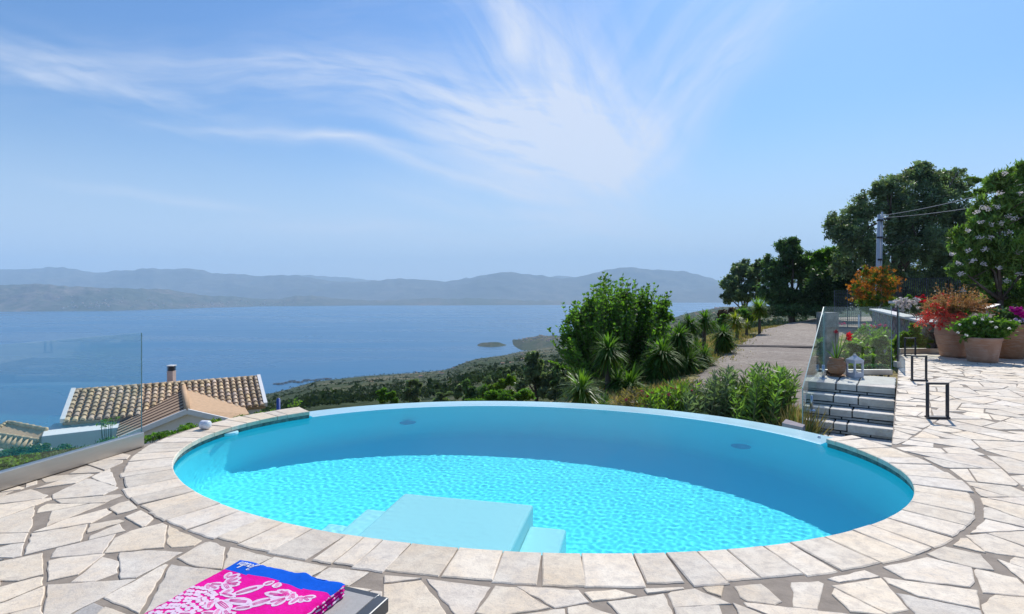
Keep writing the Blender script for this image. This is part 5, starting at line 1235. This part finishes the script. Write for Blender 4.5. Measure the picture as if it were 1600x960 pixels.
# stone upright seen behind the raked glass
mb = MB(); q = pxY(1293, 0, 12.4); mb.box((0, 0, 0.45), (0.30, 0.30, 2.9), 0.2); o = tag(mb.build('concrete_pillar', simple('mottled_concrete', (0.36, 0.35, 0.32), 0.9, var=0.35, scale=5, bump=0.5)), 'mottled slim concrete pillar behind the raked glass', 'pillar'); o.location = (q[0], q[1], -0.80)

# ------------------------------------------------------------------ pots
def clay(name, ca, cb):
    m, t, out = newmat(name); c = t.coord(); n = t.noise(c, 3, 6, 0.65, 0.8); n2 = t.noise(t.scaled(c, (1, 1, 6)), 6, 5, 0.7)
    col = t.mix(t.ramp(n, [(0.38, 0), (0.64, 1)]), ca, cb); col = t.mix(t.ramp(n2, [(0.5, 0), (0.68, 0.5)]), col, (0.46, 0.36, 0.30))
    p = t.node('ShaderNodeBsdfPrincipled'); t.put(p.inputs['Base Color'], col); p.inputs['Roughness'].default_value = 0.85
    t.put(p.inputs['Normal'], t.bump(n2, 0.35, 0.012)); t.l.new(p.outputs[0], out.inputs[0]); return m
M_CLAY = clay('terracotta', (0.36, 0.185, 0.11), (0.46, 0.27, 0.18)); M_CLAY2 = clay('brown_terracotta', (0.30, 0.145, 0.07), (0.38, 0.20, 0.11))
M_SOIL = simple('potting_soil', (0.07, 0.05, 0.035), 0.95, var=0.3, bump=0.8)
def pot(name, loc, prof, label, mat, ribs=(), cat='flowerpot'):
    root = empty(name, loc); tag(root, label, cat); H = prof[-1][1]; Rr = prof[-1][0]
    pr = [(0.001, 0.0)]+prof+[(Rr-0.03, H), (Rr-0.035, H-0.08)]
    mb = MB(); mb.lathe(pr, 40, wob=0.004); mb.build('pot_body', mat, root, True)
    for z, rad in ribs:
        mb = MB(); n = 40; mb.lathe([(rad-0.012, z-0.02), (rad+0.008, z-0.008), (rad+0.008, z+0.008), (rad-0.012, z+0.02)], n); mb.build('pot_rib', mat, root, True)
    mb = MB(); mb.lathe([(0.001, H-0.06), (Rr-0.04, H-0.07)], 24); mb.build('soil', M_SOIL, root)
    return root
U0 = px3(1500, 559, 0); U0 = (U0[0], U0[1]+0.2, 0.0)
urn = pot('tall_urn', U0, [(0.245, 0.0), (0.27, 0.06), (0.32, 0.28), (0.365, 0.48), (0.37, 0.60), (0.345, 0.74), (0.30, 0.86), (0.27, 0.93), (0.275, 0.96), (0.30, 1.0), (0.295, 1.03)], 'tall rounded terracotta urn with ridges, holding russet grass', M_CLAY, ((0.30, 0.325), (0.52, 0.37), (0.68, 0.362), (0.80, 0.328)), 'urn')
P0_ = px3(1547, 567, 0); P0_ = (P0_[0], P0_[1]+0.2, 0.0)
pot('wide_pot', P0_, [(0.265, 0.0), (0.28, 0.10), (0.31, 0.30), (0.335, 0.46), (0.355, 0.49), (0.35, 0.54)], 'straight sided terracotta pot in the middle with white flowered leaves', M_CLAY)
P1_ = px3(1590, 562, 0); P1_ = (P1_[0]+0.05, P1_[1]+0.3, 0.0)
pot('broad_pot', P1_, [(0.26, 0.0), (0.36, 0.12), (0.44, 0.34), (0.47, 0.55), (0.48, 0.72), (0.50, 0.76), (0.495, 0.81)], 'broad brown terracotta pot at the right edge with magenta flowers', M_CLAY2, ((0.40, 0.452), (0.62, 0.476)))
# plants in the pots
def strand_plant(name, cen, n, L, mat, seed, label, group=None, spread=0.9, droop=0.7, wd=0.012, up=1.0, cat='plant'):
    """fountain of fine arching blades with tiny leaflets"""
    r = np.random.default_rng(seed); root = empty(name, cen); tag(root, label, cat, group); P = []; A = []; C = []; W = []
    for k in range(n):
        az = r.uniform(0, 2*PI); sp = spread*math.sqrt(r.random()); d = np.array([math.cos(az)*sp, math.sin(az)*sp, up*r.uniform(0.5, 1.1)]); d /= np.linalg.norm(d); l = L*r.uniform(0.5, 1.1); c = r.uniform(0.55, 1.5)
        prev = np.array([math.cos(az), math.sin(az), 0])*0.12*r.random()
        for f in np.linspace(0.16, 1, 7):
            p = np.array([math.cos(az), math.sin(az), 0])*0.1+d*l*f+np.array([0, 0, -droop*l*f*f*sp]); v = p-prev; P.append((p+prev)/2); A.append(v*0.6); C.append(c); W.append(wd*(1.1-f*0.8))
            if f > 0.35:
                for q in range(2):
                    e = unit(r, 1)[0]; P.append(p+e*0.02); A.append(e*0.028); C.append(c*r.uniform(0.8, 1.3)); W.append(wd*0.8)
            prev = p
    P = np.array(P); A = np.array(A); C = np.array(C)[:, None]; W = np.array(W)[:, None]; S = np.cross(A, unit(r, len(P))); S /= np.linalg.norm(S, axis=1, keepdims=True)
    quads_obj('blades', P, A, S*W, C*np.ones((1, 3)), mat, root, 0.0); return root
sg = strand_plant('russet_grass', (U0[0]+0.06, U0[1], 0.99), 460, 0.80, M_REDGRASS, 501, 'fountain of russet and straw coloured grass filling the tall urn', spread=1.0, droop=0.45)
crown('inner_green', [(0, -0.05, 0.12, 0.34, 0.3, 0.18)], 1600, 0.09, M_MIDLEAF, 502, sg, aspect=0.2, up=1.5)
rf_ = strand_plant('red_trailing_plant', (U0[0]-0.30, U0[1]-0.10, 0.96), 150, 0.50, leaf_mat('coral_leaf', (0.62, 0.07, 0.05), (0.50, 0.16, 0.08), 0.4, tcol=(1.3, 1, 1)), 503, 'coral red trailing flowers spilling over the left side of the tall urn', spread=1.5, droop=0.55, up=0.55)
pts = [(r5.uniform(-0.45, 0.0), r5.uniform(-0.3, 0.1), r5.uniform(-0.30, 0.32)) for _ in range(34)]; flower_heads('flowers', pts, 0.05, 12, 0.04, M_PRED, 504, rf_)
lp = low_plant('trailing_plant', 1540, 508, P0_[1], 50, 26, 2600, 0.13, M_MIDLEAF, 505, 'bushy green plant with small white flowers in the straight sided pot', base_dz=-0.45)
pts = []
for (px, py) in [(1500, 507), (1497, 520), (1522, 505), (1577, 513), (1549, 503), (1557, 512), (1510, 524), (1535, 499)]:
    x, y, z = pxY(px, py, P0_[1]-0.38); pts.append((x-lp.location.x, y-lp.location.y, z-lp.location.z))
flower_heads('flowers', pts, 0.025, 12, 0.045, M_PW, 506, lp)
l2 = low_plant('leafy_plant', 1585, 492, P1_[1], 40, 22, 1800, 0.13, M_DARKLEAF, 507, 'dark leafy plant with magenta and lilac flowers in the broad pot', base_dz=-0.3)
def heads_at(pp_, Yf, obj): 
    o = []
    for (px, py) in pp_:
        x, y, z = pxY(px, py, Yf); o.append((x-obj.location.x, y-obj.location.y, z-obj.location.z))
    return o
flower_heads('magenta_flowers', heads_at([(1582, 484), (1588, 488), (1594, 491), (1600, 494), (1592, 484), (1604, 488)], P1_[1]-0.35, l2), 0.075, 40, 0.07, M_PMAG, 508, l2)
flower_heads('lilac_flowers', heads_at([(1588, 500), (1592, 502), (1599, 500), (1604, 502)], P1_[1]-0.4, l2), 0.05, 26, 0.05, M_PLIL, 509, l2)
# small garden light on a stake
gl_ = empty('garden_light', (pxY(1543, 0, 13.6)[0], 13.6, 0.0)); tag(gl_, 'small garden light with tilted flat head between urn and pots', 'garden light')
mb = MB(); mb.tube([(0, 0, 0), (0, 0, 1.12)], 0.02, 8); mb.build('stake', M_STEEL, gl_, True)
mb = MB(); mb.bar((-0.05, 0, 1.14), (0.24, 0, 1.24), 0.16, 0.02); mb.build('lamp_head', simple('pale_metal', (0.5, 0.5, 0.5), 0.5), gl_)

# ---- flowerpot and lantern on the top step
FP = px3(1307, 588, 0); fp = pot('round_flowerpot', (FP[0], FP[1], 0.025), [(0.085, 0.0), (0.135, 0.06), (0.158, 0.14), (0.150, 0.21), (0.118, 0.262), (0.112, 0.275), (0.125, 0.30), (0.122, 0.312)], 'round brown flowerpot on the top step with a red flowered plant', M_CLAY2)
mb = MB(); mb.lathe([(0.001, 0.0), (0.11, 0.0), (0.155, 0.022), (0.147, 0.024), (0.10, 0.008), (0.001, 0.008)], 28); so = tag(mb.build('saucer', M_CLAY2, None, True), 'terracotta saucer under the round flowerpot on the top step', 'saucer'); so.location = (FP[0], FP[1], 0.003)
am = empty('red_amaryllis', (FP[0], FP[1], 0.30)); tag(am, 'strappy green plant with two red blooms in the round flowerpot', 'plant')
def strap(mb, a, b, c, w_, col):
    a, b, c = map(Vector, (a, b, c)); pts = []
    for k in range(9):
        f = k/8; p = a*(1-f)**2+b*2*f*(1-f)+c*f*f; ww = w_*(1-f**3)*0.5+0.002; pts += [p+Vector((-ww, 0, 0)), p+Vector((ww*0.6, ww*0.7, 0))]
    mb.add(pts, [(2*k, 2*k+1, 2*k+3, 2*k+2) for k in range(8)], 0, col)
for (b_, c_) in (((-0.03, 0, 0.2), (-0.07, 0.02, 0.36)), ((0.02, -0.02, 0.22), (-0.02, 0.0, 0.34)), ((0.08, 0, 0.2), (0.13, 0.02, 0.50)), ((-0.12, -0.03, 0.16), (-0.24, -0.05, 0.19)), ((0.03, 0.03, 0.2), (0.07, 0.03, 0.40))):
    mb = MB(); strap(mb, (0, 0, -0.03), b_, c_, 0.042, (1.2, 1.2, 1)); mb.build('leaf', M_YUCCA, am, False, True)
def bloom(cen, R, mat, parent, tilt):
    mb = MB(); cen = Vector(cen)
    for k in range(6):
        an = k*PI/3+0.3; d = Vector((math.cos(an), -0.55*abs(tilt), math.sin(an))).normalized(); s = Vector((-math.sin(an), 0, math.cos(an))); b = 0.85+0.3*(k % 2)
        mb.add([cen, cen+d*R*0.45+s*R*0.28, cen+d*R+Vector((0, -0.01, 0)), cen+d*R*0.45-s*R*0.28], [(0, 1, 2, 3)], 0, (b, b, b))
    mb.tube([cen, cen+Vector((0, 0.06, -0.01))], [0.02, 0.008], 6, 0, True, (0.7, 0.7, 0.7)); return mb.build('bloom', mat, parent, False, True)
mb = MB(); mb.tube([(0.02, 0, 0), (0.12, 0, 0.25), (0.19, -0.01, 0.45)], 0.008, 6); mb.tube([(0.0, 0, 0), (-0.01, 0, 0.25), (-0.02, 0, 0.5)], 0.008, 6); mb.build('flower_stem', M_STEM, am, True)
bloom((0.20, -0.02, 0.46), 0.085, M_PRED, am, 1); bloom((0.19, -0.05, 0.40), 0.07, M_PRED, am, 1); bloom((-0.03, -0.02, 0.52), 0.055, simple('dark_red_petal', (0.35, 0.02, 0.03), 0.6, attr=True), am, 1)
ln_ = px3(1333, 589, 0); lan = empty('lantern', (ln_[0], ln_[1]-0.05, 0.004), 0.25); tag(lan, 'small white metal candle lantern beside the flowerpot', 'lantern')
M_LW = simple('white_lantern_metal', (0.50, 0.51, 0.56), 0.5, var=0.04); w2 = 0.085; h0 = 0.30
mb = MB(); mb.box((0, 0, 0.025), (2*w2+0.03, 2*w2+0.03, 0.05)); mb.build('base', M_LW, lan, bevel=0.004)
for sx in (-1, 1):
    for sy in (-1, 1): mb = MB(); mb.box((sx*w2, sy*w2, 0.17), (0.03, 0.03, 0.25)); mb.build('corner_post', M_LW, lan, bevel=0.003)
mb = MB(); mb.box((0, 0, 0.30), (2*w2+0.035, 2*w2+0.035, 0.035))
for sx, sy, a_, b_ in ((0, -1, 2*w2, 0.03), (0, 1, 2*w2, 0.03), (-1, 0, 0.03, 2*w2), (1, 0, 0.03, 2*w2)):
    mb.box((sx*w2, sy*w2, 0.272), (a_-0.002, b_-0.006, 0.03)); mb.box((sx*w2, sy*w2, 0.068), (a_-0.002, b_-0.006, 0.036))
mb.build('top_frame', M_LW, lan)
mb = MB(); s_ = w2+0.01; mb.add([(-s_, -s_, 0.32), (s_, -s_, 0.32), (s_, s_, 0.32), (-s_, s_, 0.32), (-0.025, -0.025, 0.385), (0.025, -0.025, 0.385), (0.025, 0.025, 0.385), (-0.025, 0.025, 0.385)], [(0, 1, 5, 4), (1, 2, 6, 5), (2, 3, 7, 6), (3, 0, 4, 7), (4, 5, 6, 7)]); mb.box((0, 0, 0.395), (0.04, 0.04, 0.02)); mb.build('roof', M_LW, lan)
mb = MB(); mb.tube([(0.03*math.cos(k*PI/8), 0, 0.40+0.03*math.sin(k*PI/8)) for k in range(9)], 0.004, 6); mb.build('handle', M_LW, lan, True)
mb = MB(); mb.tube([(0, 0, 0.05), (0, 0, 0.13)], 0.03, 14); mb.build('candle', simple('wax', (0.75, 0.72, 0.62), 0.5), lan, True)

# ------------------------------------------------------------------ things on the coping and in the water
WP = px3(318.5, 672, 0); mb = MB()
prof_ = [(0.001, -0.06), (0.035, -0.058), (0.048, -0.045), (0.050, -0.01), (0.043, 0.0), (0.050, 0.01), (0.048, 0.045), (0.035, 0.058), (0.001, 0.06)]
mb.lathe(prof_, 24); wp = tag(mb.build('white_weight', simple('white_plastic', (0.72, 0.72, 0.75), 0.45, var=0.05), None, True), 'small white grooved roller lying on the coping', 'roller')
wp.rotation_euler = (0, PI/2, -0.25); wp.location = (WP[0], WP[1]+0.03, 0.052)
FL_ = Vector(px3(350, 676.5, WZ+0.02)); fl_ = empty('pool_float', (FL_.x, FL_.y, WZ)); tag(fl_, 'pale blue oblong float with two round caps beside the coping', 'float')
M_FLOAT = simple('pale_blue_plastic', (0.45, 0.74, 0.80), 0.4, var=0.04)
mb = MB(); n = 40; pr_ = []
for k in range(n):
    a = 2*PI*k/n; x = 0.15*math.copysign(abs(math.cos(a))**0.7, math.cos(a)); y = 0.062*math.copysign(abs(math.sin(a))**0.8, math.sin(a)); y += 0.018*math.sin(a*2+0.8); pr_.append((x, y))
mb.prism(pr_, -0.03, 0.028); mb.build('float_body', M_FLOAT, fl_, bevel=0.008)
for sx in (-0.028, 0.055): mb = MB(); mb.lathe([(0.026, 0.028), (0.026, 0.036), (0.016, 0.037), (0.014, 0.031), (0.001, 0.031)], 16, (sx, 0.004, 0)); mb.build('cap', simple('grey_plastic', (0.28, 0.34, 0.36), 0.5), fl_, True)
mb = MB(); mb.tube([(0, 0, -0.03), (0, 0, -0.16)], 0.035, 14); mb.build('dispenser_stem', M_FLOAT, fl_, True)
fl_.rotation_euler = (0, 0, 0.22)
for (px, py, sc) in ((637, 649, 0.115), (1158, 682, 0.125)):
    q = px3(px, py, -0.16); root = empty('return_inlet', (0, 0, 0))
    mb = MB(); mb.lathe([(0.001, 0.012), (0.07, 0.012), (0.085, 0.004), (0.10, 0.004), (0.115, 0.0)], 28)
    bpy.data.objects.remove(root)
    o = rel(mb.build('return_inlet', M_FIT, None, True)); o.location = (q[0], q[1], -0.62); o.cycles.is_caustics_receiver = True
q = px3(1280, 683, WZ); mb = MB(); mb.lathe([(0.001, 0.02), (0.014, 0.018), (0.02, 0.0)], 12); o = rel(mb.build('rim_glint', simple('glint_white', (0.85, 0.87, 0.88), 0.3), None, True)); o.location = (q[0], q[1], WZ-0.004)  # small white bump standing in for a glint on the rim

# ------------------------------------------------------------------ lounger and towel
LZ = 0.33
TA = Vector(px3(376, 873, LZ+0.055)); TB = Vector(px3(539, 911, LZ+0.055)); wdir = (TB-TA).normalized(); ldir = Vector((-0.145, -0.445, 0)).normalized()
ldir = (ldir-wdir*ldir.dot(wdir)*0.6).normalized()
LC = Vector(px3(585, 933, LZ)); lo = empty('sun_lounger', (LC.x, LC.y, 0)); tag(lo, 'grey sun lounger with dark metal frame under the folded towel', 'sun lounger')
LW = 0.70; LL = 1.9
def lp_(s, l, z): p = LC+(-wdir)*s+ldir*l; return (p.x, p.y, z)
M_SLING = simple('grey_sling_fabric', (0.40, 0.385, 0.36), 0.8, var=0.06, scale=60, bump=0.4, bdist=0.002, spec=0.2)
mb = MB(); mb.prism([lp_(0.0, 0, 0)[:2], lp_(LW, 0, 0)[:2], lp_(LW, LL, 0)[:2], lp_(0, LL, 0)[:2]], LZ-0.012, LZ); relp(mb.build('sling', M_SLING, bevel=0.004), lo)
M_ALD = simple('dark_grey_frame', (0.085, 0.09, 0.095), 0.4, metal=0.4, var=0.05)
mb = MB(); mb.bar(lp_(-0.030, -0.02, LZ-0.03), lp_(-0.030, LL, LZ-0.03), 0.055, 0.06); relp(mb.build('side_rail', M_ALD, bevel=0.006), lo)
mb = MB(); mb.bar(lp_(LW+0.030, -0.02, LZ-0.03), lp_(LW+0.030, LL, LZ-0.03), 0.055, 0.06); relp(mb.build('side_rail', M_ALD, bevel=0.006), lo)
mb = MB(); mb.bar(lp_(-0.0, -0.025, LZ-0.035), lp_(LW, -0.025, LZ-0.035), 0.045, 0.05); relp(mb.build('end_rail', M_ALD, bevel=0.006), lo)
for s in (-0.03, LW+0.03):
    for l in (0.22, LL-0.1): mb = MB(); mb.bar(lp_(s, l, 0.003), lp_(s, l, LZ-0.06), 0.045, 0.045); relp(mb.build('leg', M_ALD, bevel=0.004), lo)
M_PINK = simple('pink_terry', (0.70, 0.004, 0.235), 0.95, var=0.10, scale=30, bump=0.7, bdist=0.004, spec=0.1, col2=(0.78, 0.010, 0.33))
M_BLUE = simple('blue_terry', (0.004, 0.105, 0.60), 0.95, var=0.08, scale=40, bump=0.5, bdist=0.003, spec=0.1)
M_TW = simple('white_print', (0.78, 0.60, 0.72), 0.95, var=0.10, scale=40, bump=0.5, bdist=0.003, spec=0.1)
TWD = (TB-TA).length; TL = 0.62
def tz(s, l):
    e = 0.012*(math.exp(-((s-0.66*TWD)/0.035)**2)*math.exp(-(l/0.10)**2))
    edge = min(s, TWD-s, l+0.001); rnd = 0.014*(1-min(1, max(0, edge)/0.022))**2
    return LZ+0.058+0.0025*math.sin(s*23+l*9)+0.002*math.sin(s*11-l*17+1)+e-rnd
def tp(s, l, dz=0.0):
    wob = 0.004*math.sin(s*19)+0.003*math.sin(s*43+1); wob2 = 0.003*math.sin(l*21)
    p = TA+wdir*(s+wob2)+ldir*(l+wob*max(0, 1-l*6)); return (p.x, p.y, tz(s, l)+dz)
mb = MB(); ns, nl = 60, 64
g = [tp(TWD*i/ns, TL*j/nl) for j in range(nl+1) for i in range(ns+1)]; BAND = 0.100
fs = []; ms = []
for j in range(nl):
    for i in range(ns):
        fs.append((j*(ns+1)+i, (j+1)*(ns+1)+i, (j+1)*(ns+1)+i+1, j*(ns+1)+i+1)); ms.append(1 if TL*(j+0.5)/nl < BAND+0.006*math.sin(i*0.2) else 0)
o0 = len(mb.v); mb.v += g; mb.f += fs; mb.m += ms; mb.c += [(1, 1, 1)]*len(fs)
# folded layers showing at the sides
lay = [LZ+0.002, LZ+0.017, LZ+0.020, LZ+0.034, LZ+0.037, LZ+0.050]
def side(pt_fn, n, flip):
    prof2 = []
    for q in (0, 1, 2): 
        z0, z1 = lay[2*q], lay[2*q+1]
        prof2 += [(z0, 0.0), (z0+0.003, 0.009), ((z0+z1)/2, 0.013), (z1-0.003, 0.009), (z1, 0.0)]
    vs = []; fs = []
    for k in range(n+1):
        for (z, o_) in prof2: vs.append(pt_fn(k/n, z+0.001*math.sin(k*1.3+z*300), o_+0.002*math.sin(k*0.9)))
    m = len(prof2)
    for k in range(n):
        for j in range(m-1): fs.append((k*m+j, (k+1)*m+j, (k+1)*m+j+1, k*m+j+1))
    return vs, fs
def rs_(f, z, o_): p = TA+wdir*(TWD-0.008+o_)+ldir*(f*TL+0.006); return (p.x, p.y, z)
def ls_(f, z, o_): p = TA+wdir*(0.008-o_)+ldir*(f*TL+0.006); return (p.x, p.y, z)
def es_(f, z, o_): p = TA+wdir*(f*(TWD-0.01)+0.005)+ldir*(0.008-o_); return (p.x, p.y, z)
for fn_, mi in ((rs_, 0), (ls_, 0), (es_, 1)):
    vs, fs = side(fn_, 70, False); mb.add(vs, fs, mi)
    if mi == 0:
        rz_ = random.Random(9)
        for k in range(70):
            for j in (1, 2, 6, 7, 11, 12):
                if rz_.random() < 0.38: mb.m[len(mb.m)-len(fs)+k*14+j] = 2
# printed petals: outlined shapes following the towel surface
def petal(s, l, ang, L, W, inner=True, hole=True):
    n = 14; out = []; c, s_ = math.cos(ang), math.sin(ang)
    def shape(k, sc):
        a = 2*PI*k/n; x = L*0.5*(1+math.cos(a)); y = W*0.5*math.sin(a)*(0.55+0.6*math.sin(PI*min(1, x/L)*0.8)); x = L*0.5+(x-L*0.5)*sc; y *= sc; return (s+x*c-y*s_, l+x*s_+y*c)
    def okp(q): return 0.004 < q[0] < TWD-0.006 and BAND+0.004 < q[1] < TL-0.003
    o_ = [shape(k, 1) for k in range(n)]
    if not all(okp(q) for q in o_): return
    mb.add([tp(q[0], q[1], 0.0012) for q in o_], [tuple(range(n))], 2)
    if inner:
        for sgn in (-1, 0, 1):
            vs = []
            for f in (0.2, 0.5, 0.8):
                x = L*f; y = W*0.16*sgn*(1-abs(f-0.5)); d = W*0.028
                for e in (-d, d): vs.append(tp(s+x*c-(y+e)*s_, l+x*s_+(y+e)*c, 0.0020))
            mb.add(vs, [(0, 1, 3, 2), (2, 3, 5, 4)], 0)
def spray(s, l, ang, sc, n=5, seed=0):
    r = random.Random(seed)
    for k in range(n): petal(s+r.uniform(-.01, .01)*sc, l+r.uniform(-.01, .01)*sc, ang+(k-(n-1)/2)*0.55+r.uniform(-.1, .1), 0.085*sc*r.uniform(0.8, 1.15), 0.040*sc)
rp = random.Random(4)
spray(0.445, 0.175, 2.7, 1.0, 5, 1); spray(0.48, 0.15, 0.6, 0.8, 4, 2); spray(0.43, 0.14, 1.6, 0.8, 4, 3); petal(0.300, 0.108, 1.9, 0.05, 0.035); petal(0.325, 0.108, 1.2, 0.045, 0.035)
petal(0.40, 0.20, 2.2, 0.11, 0.045); petal(0.43, 0.17, 2.9, 0.10, 0.04)
spray(0.11, 0.19, -0.6, 0.9, 5, 5); spray(0.08, 0.16, -1.4, 0.7, 3, 6); spray(0.06, 0.22, 0.2, 0.8, 3, 16)
petal(0.215, 0.26, -0.95, 0.13, 0.048); petal(0.22, 0.29, -0.25, 0.12, 0.045); petal(0.18, 0.27, -1.6, 0.06, 0.05); petal(0.19, 0.30, 0.3, 0.11, 0.05); petal(0.15, 0.25, 0.1, 0.10, 0.028)
for a in range(16):                                    # scaled body of the big flower
    for b in range(9):
        s = 0.015+a*0.017+(b % 2)*0.008+rp.uniform(-.002, .002); l = 0.235+b*0.026+rp.uniform(-.002, .002)+abs(a-4)*0.006
        if (s-0.08)**2/0.115**2+(l-0.36)**2/0.13**2 < 1: petal(s, l, rp.uniform(0.4, 1.2), 0.023, 0.019, False)
for k in range(16): petal(rp.uniform(0.1, 0.3), rp.uniform(0.3, 0.45), rp.uniform(-1, 1.6), rp.uniform(0.05, 0.09), 0.032)
# handwritten word on the blue band, upside down from here
def stroke(pts, w_=0.0036):
    def W2(q): u, v = q; return (0.132-u*1.05, 0.020+v)
    fine = []
    for a, b, c, d in zip([pts[0]]+pts[:-2], pts[:-1], pts[1:], pts[2:]+[pts[-1]]):
        for k in range(5):
            t_ = k/5; fine.append(tuple(0.5*((2*b[i])+(-a[i]+c[i])*t_+(2*a[i]-5*b[i]+4*c[i]-d[i])*t_**2+(-a[i]+3*b[i]-3*c[i]+d[i])*t_**3) for i in (0, 1)))
    fine.append(pts[-1]); vs = []
    for i, p in enumerate(fine):
        q = fine[min(i+1, len(fine)-1)]; o_ = fine[max(i-1, 0)]; dx_, dy_ = q[0]-o_[0], q[1]-o_[1]; L = math.hypot(dx_, dy_) or 1; nx, ny = -dy_/L*w_/2, dx_/L*w_/2
        for sg_ in (-1, 1): a_ = W2((p[0]+nx*sg_, p[1]+ny*sg_)); vs.append(tp(a_[0], a_[1], 0.0022))
    mb.add(vs, [(2*i, 2*i+1, 2*i+3, 2*i+2) for i in range(len(fine)-1)], 3)
S_ = 0.0135
def L_(ox, pts): stroke([(ox+x*S_+y*S_*0.35, 0.012+y*0.026) for x, y in pts])
L_(0.0, [(0.1, 1.5), (0.6, 1.75), (1.0, 1.6), (0.85, 0.8), (0.6, -0.2), (0.2, -0.6), (-0.1, -0.3), (0.4, 0.1), (1.1, 0.4)])
L_(0.017, [(0.7, 1.0), (0.2, 0.8), (0.1, 0.2), (0.5, 0.0), (0.95, 0.4), (0.8, 0.95), (0.6, 0.9), (1.2, 0.75)])
L_(0.033, [(0.1, 1.0), (0.05, 0.3), (0.4, 0.0), (0.85, 0.4), (0.95, 1.0), (0.95, 0.2), (1.2, 0.05)])
L_(0.050, [(0.0, 0.1), (0.45, 0.9), (0.6, 1.8), (0.35, 1.7), (0.25, 0.6), (0.4, 0.0), (0.7, 0.15)])
L_(0.060, [(0.1, 0.5), (0.7, 0.7), (0.6, 1.0), (0.2, 0.8), (0.15, 0.2), (0.5, 0.0), (0.95, 0.25)])
L_(0.074, [(0.1, 0.2), (0.6, 1.05), (0.5, 0.7), (0.8, 0.35), (0.6, 0.0), (0.15, 0.05)])
tw = mb.build('beach_towel', [M_PINK, M_BLUE, M_TW, simple('white_embroidery', (0.8, 0.8, 0.85), 0.8)], None, True)
tag(tw, 'folded pink beach towel with white floral print and blue lettered band', 'towel')

# ------------------------------------------------------------------ far houses and floating pens
hp = MB(); hp.box((0, 0, 1.5), (9, 7, 7)); far_house = hp.build('far_house', simple('far_white_wall', (0.62, 0.58, 0.52), 0.9), None)
hr = MB(); hr.add([(-5, -4, 5), (5, -4, 5), (5, 4, 5), (-5, 4, 5), (-5, 0, 7.2), (5, 0, 7.2)], [(0, 1, 5, 4), (2, 3, 4, 5), (1, 2, 5), (3, 0, 4), (3, 2, 1, 0)]); hr.build('roof', simple('far_roof', (0.42, 0.24, 0.15), 0.9), far_house)
rh = np.random.default_rng(91); first = True
def put_house(x, y, z, s, label, grp):
    global first
    o = far_house if first else copy_tree(far_house); first = False
    o.location = (x, y, z); o.scale = (s, s, s); o.rotation_euler = (0, 0, rh.uniform(-0.6, 0.6)); tag(o, label, 'house', grp)
for k in range(26):                                    # the hillside on the right, in front of the sea
    px = rh.uniform(1060, 1128) if k % 2 else rh.uniform(560, 880); x = 0
    Y = (rh.uniform(1200, 2300) if px > 1000 else rh.uniform(500, 1500)); X = (px-800)*Y/FPX; put_house(X, Y, gz(X, Y)-0.5, rh.uniform(0.6, 1.0) if px > 1000 else rh.uniform(0.4, 0.6), 'tiny pale house scattered over the scrubby hillside below', 'houses scattered on the near hillside')
dg = bpy.context.evaluated_depsgraph_get()
def coast_z(X, Y, name):
    o = bpy.data.objects[name]; ok, loc, nrm, idx = o.ray_cast(Vector((X, Y, 4000)), Vector((0, 0, -1))); return loc.z if ok else None
dg.update()
cnt = 0
for k in range(400):
    c0 = rh.choice([150, 185, 245, 300, 345, 385, 420, 110]); px = c0+rh.normal()*13; py = np.interp(px, [0, 175, 400, 560], [487.5, 486, 479.5, 478])
    Ys = (CAMZ-SEA)*FPX/(py-HZ); Y = Ys*(1+abs(rh.normal())*0.045+0.01); X = (px-800)*Y/FPX; z = coast_z(X, Y, 'opposite_coast')
    if z is None or z < SEA: continue
    put_house(X, Y, z-1, rh.uniform(1.2, 2.4), 'tiny white house in the town along the opposite shore', 'houses on the opposite coast'); cnt += 1
    if cnt > 105: break
for k in range(40):
    px = rh.uniform(810, 880); Y = 2500+rh.uniform(0, 200); X = (px-800)*Y/FPX; z = coast_z(X, Y, 'peninsula')
    if z is None or z < SEA+2: continue
    put_house(X, Y, z-1, rh.uniform(0.6, 0.9), 'tiny house on the wooded point beyond the bay', 'houses on the wooded point')
mb = MB(); n = 24
ringp = [(9*math.cos(2*PI*k/n), 9*math.sin(2*PI*k/n), 0.4) for k in range(n+1)]; mb.tube(ringp, 1.0, 6, 0, False)
pen = mb.build('floating_pen', simple('dark_float', (0.05, 0.055, 0.06), 0.7), None, True); fp_ = True
for k in range(14):
    px = 432+k*6.2+rh.normal()*1.5; py = 601-k*0.75+rh.normal()*1.3; q = px3(px, py, SEA)
    o = pen if fp_ else copy_tree(pen); fp_ = False; o.location = q; tag(o, 'dark floating fish pen ring on the sea off the hillside', 'fish pen', 'floating fish pens near the shore')
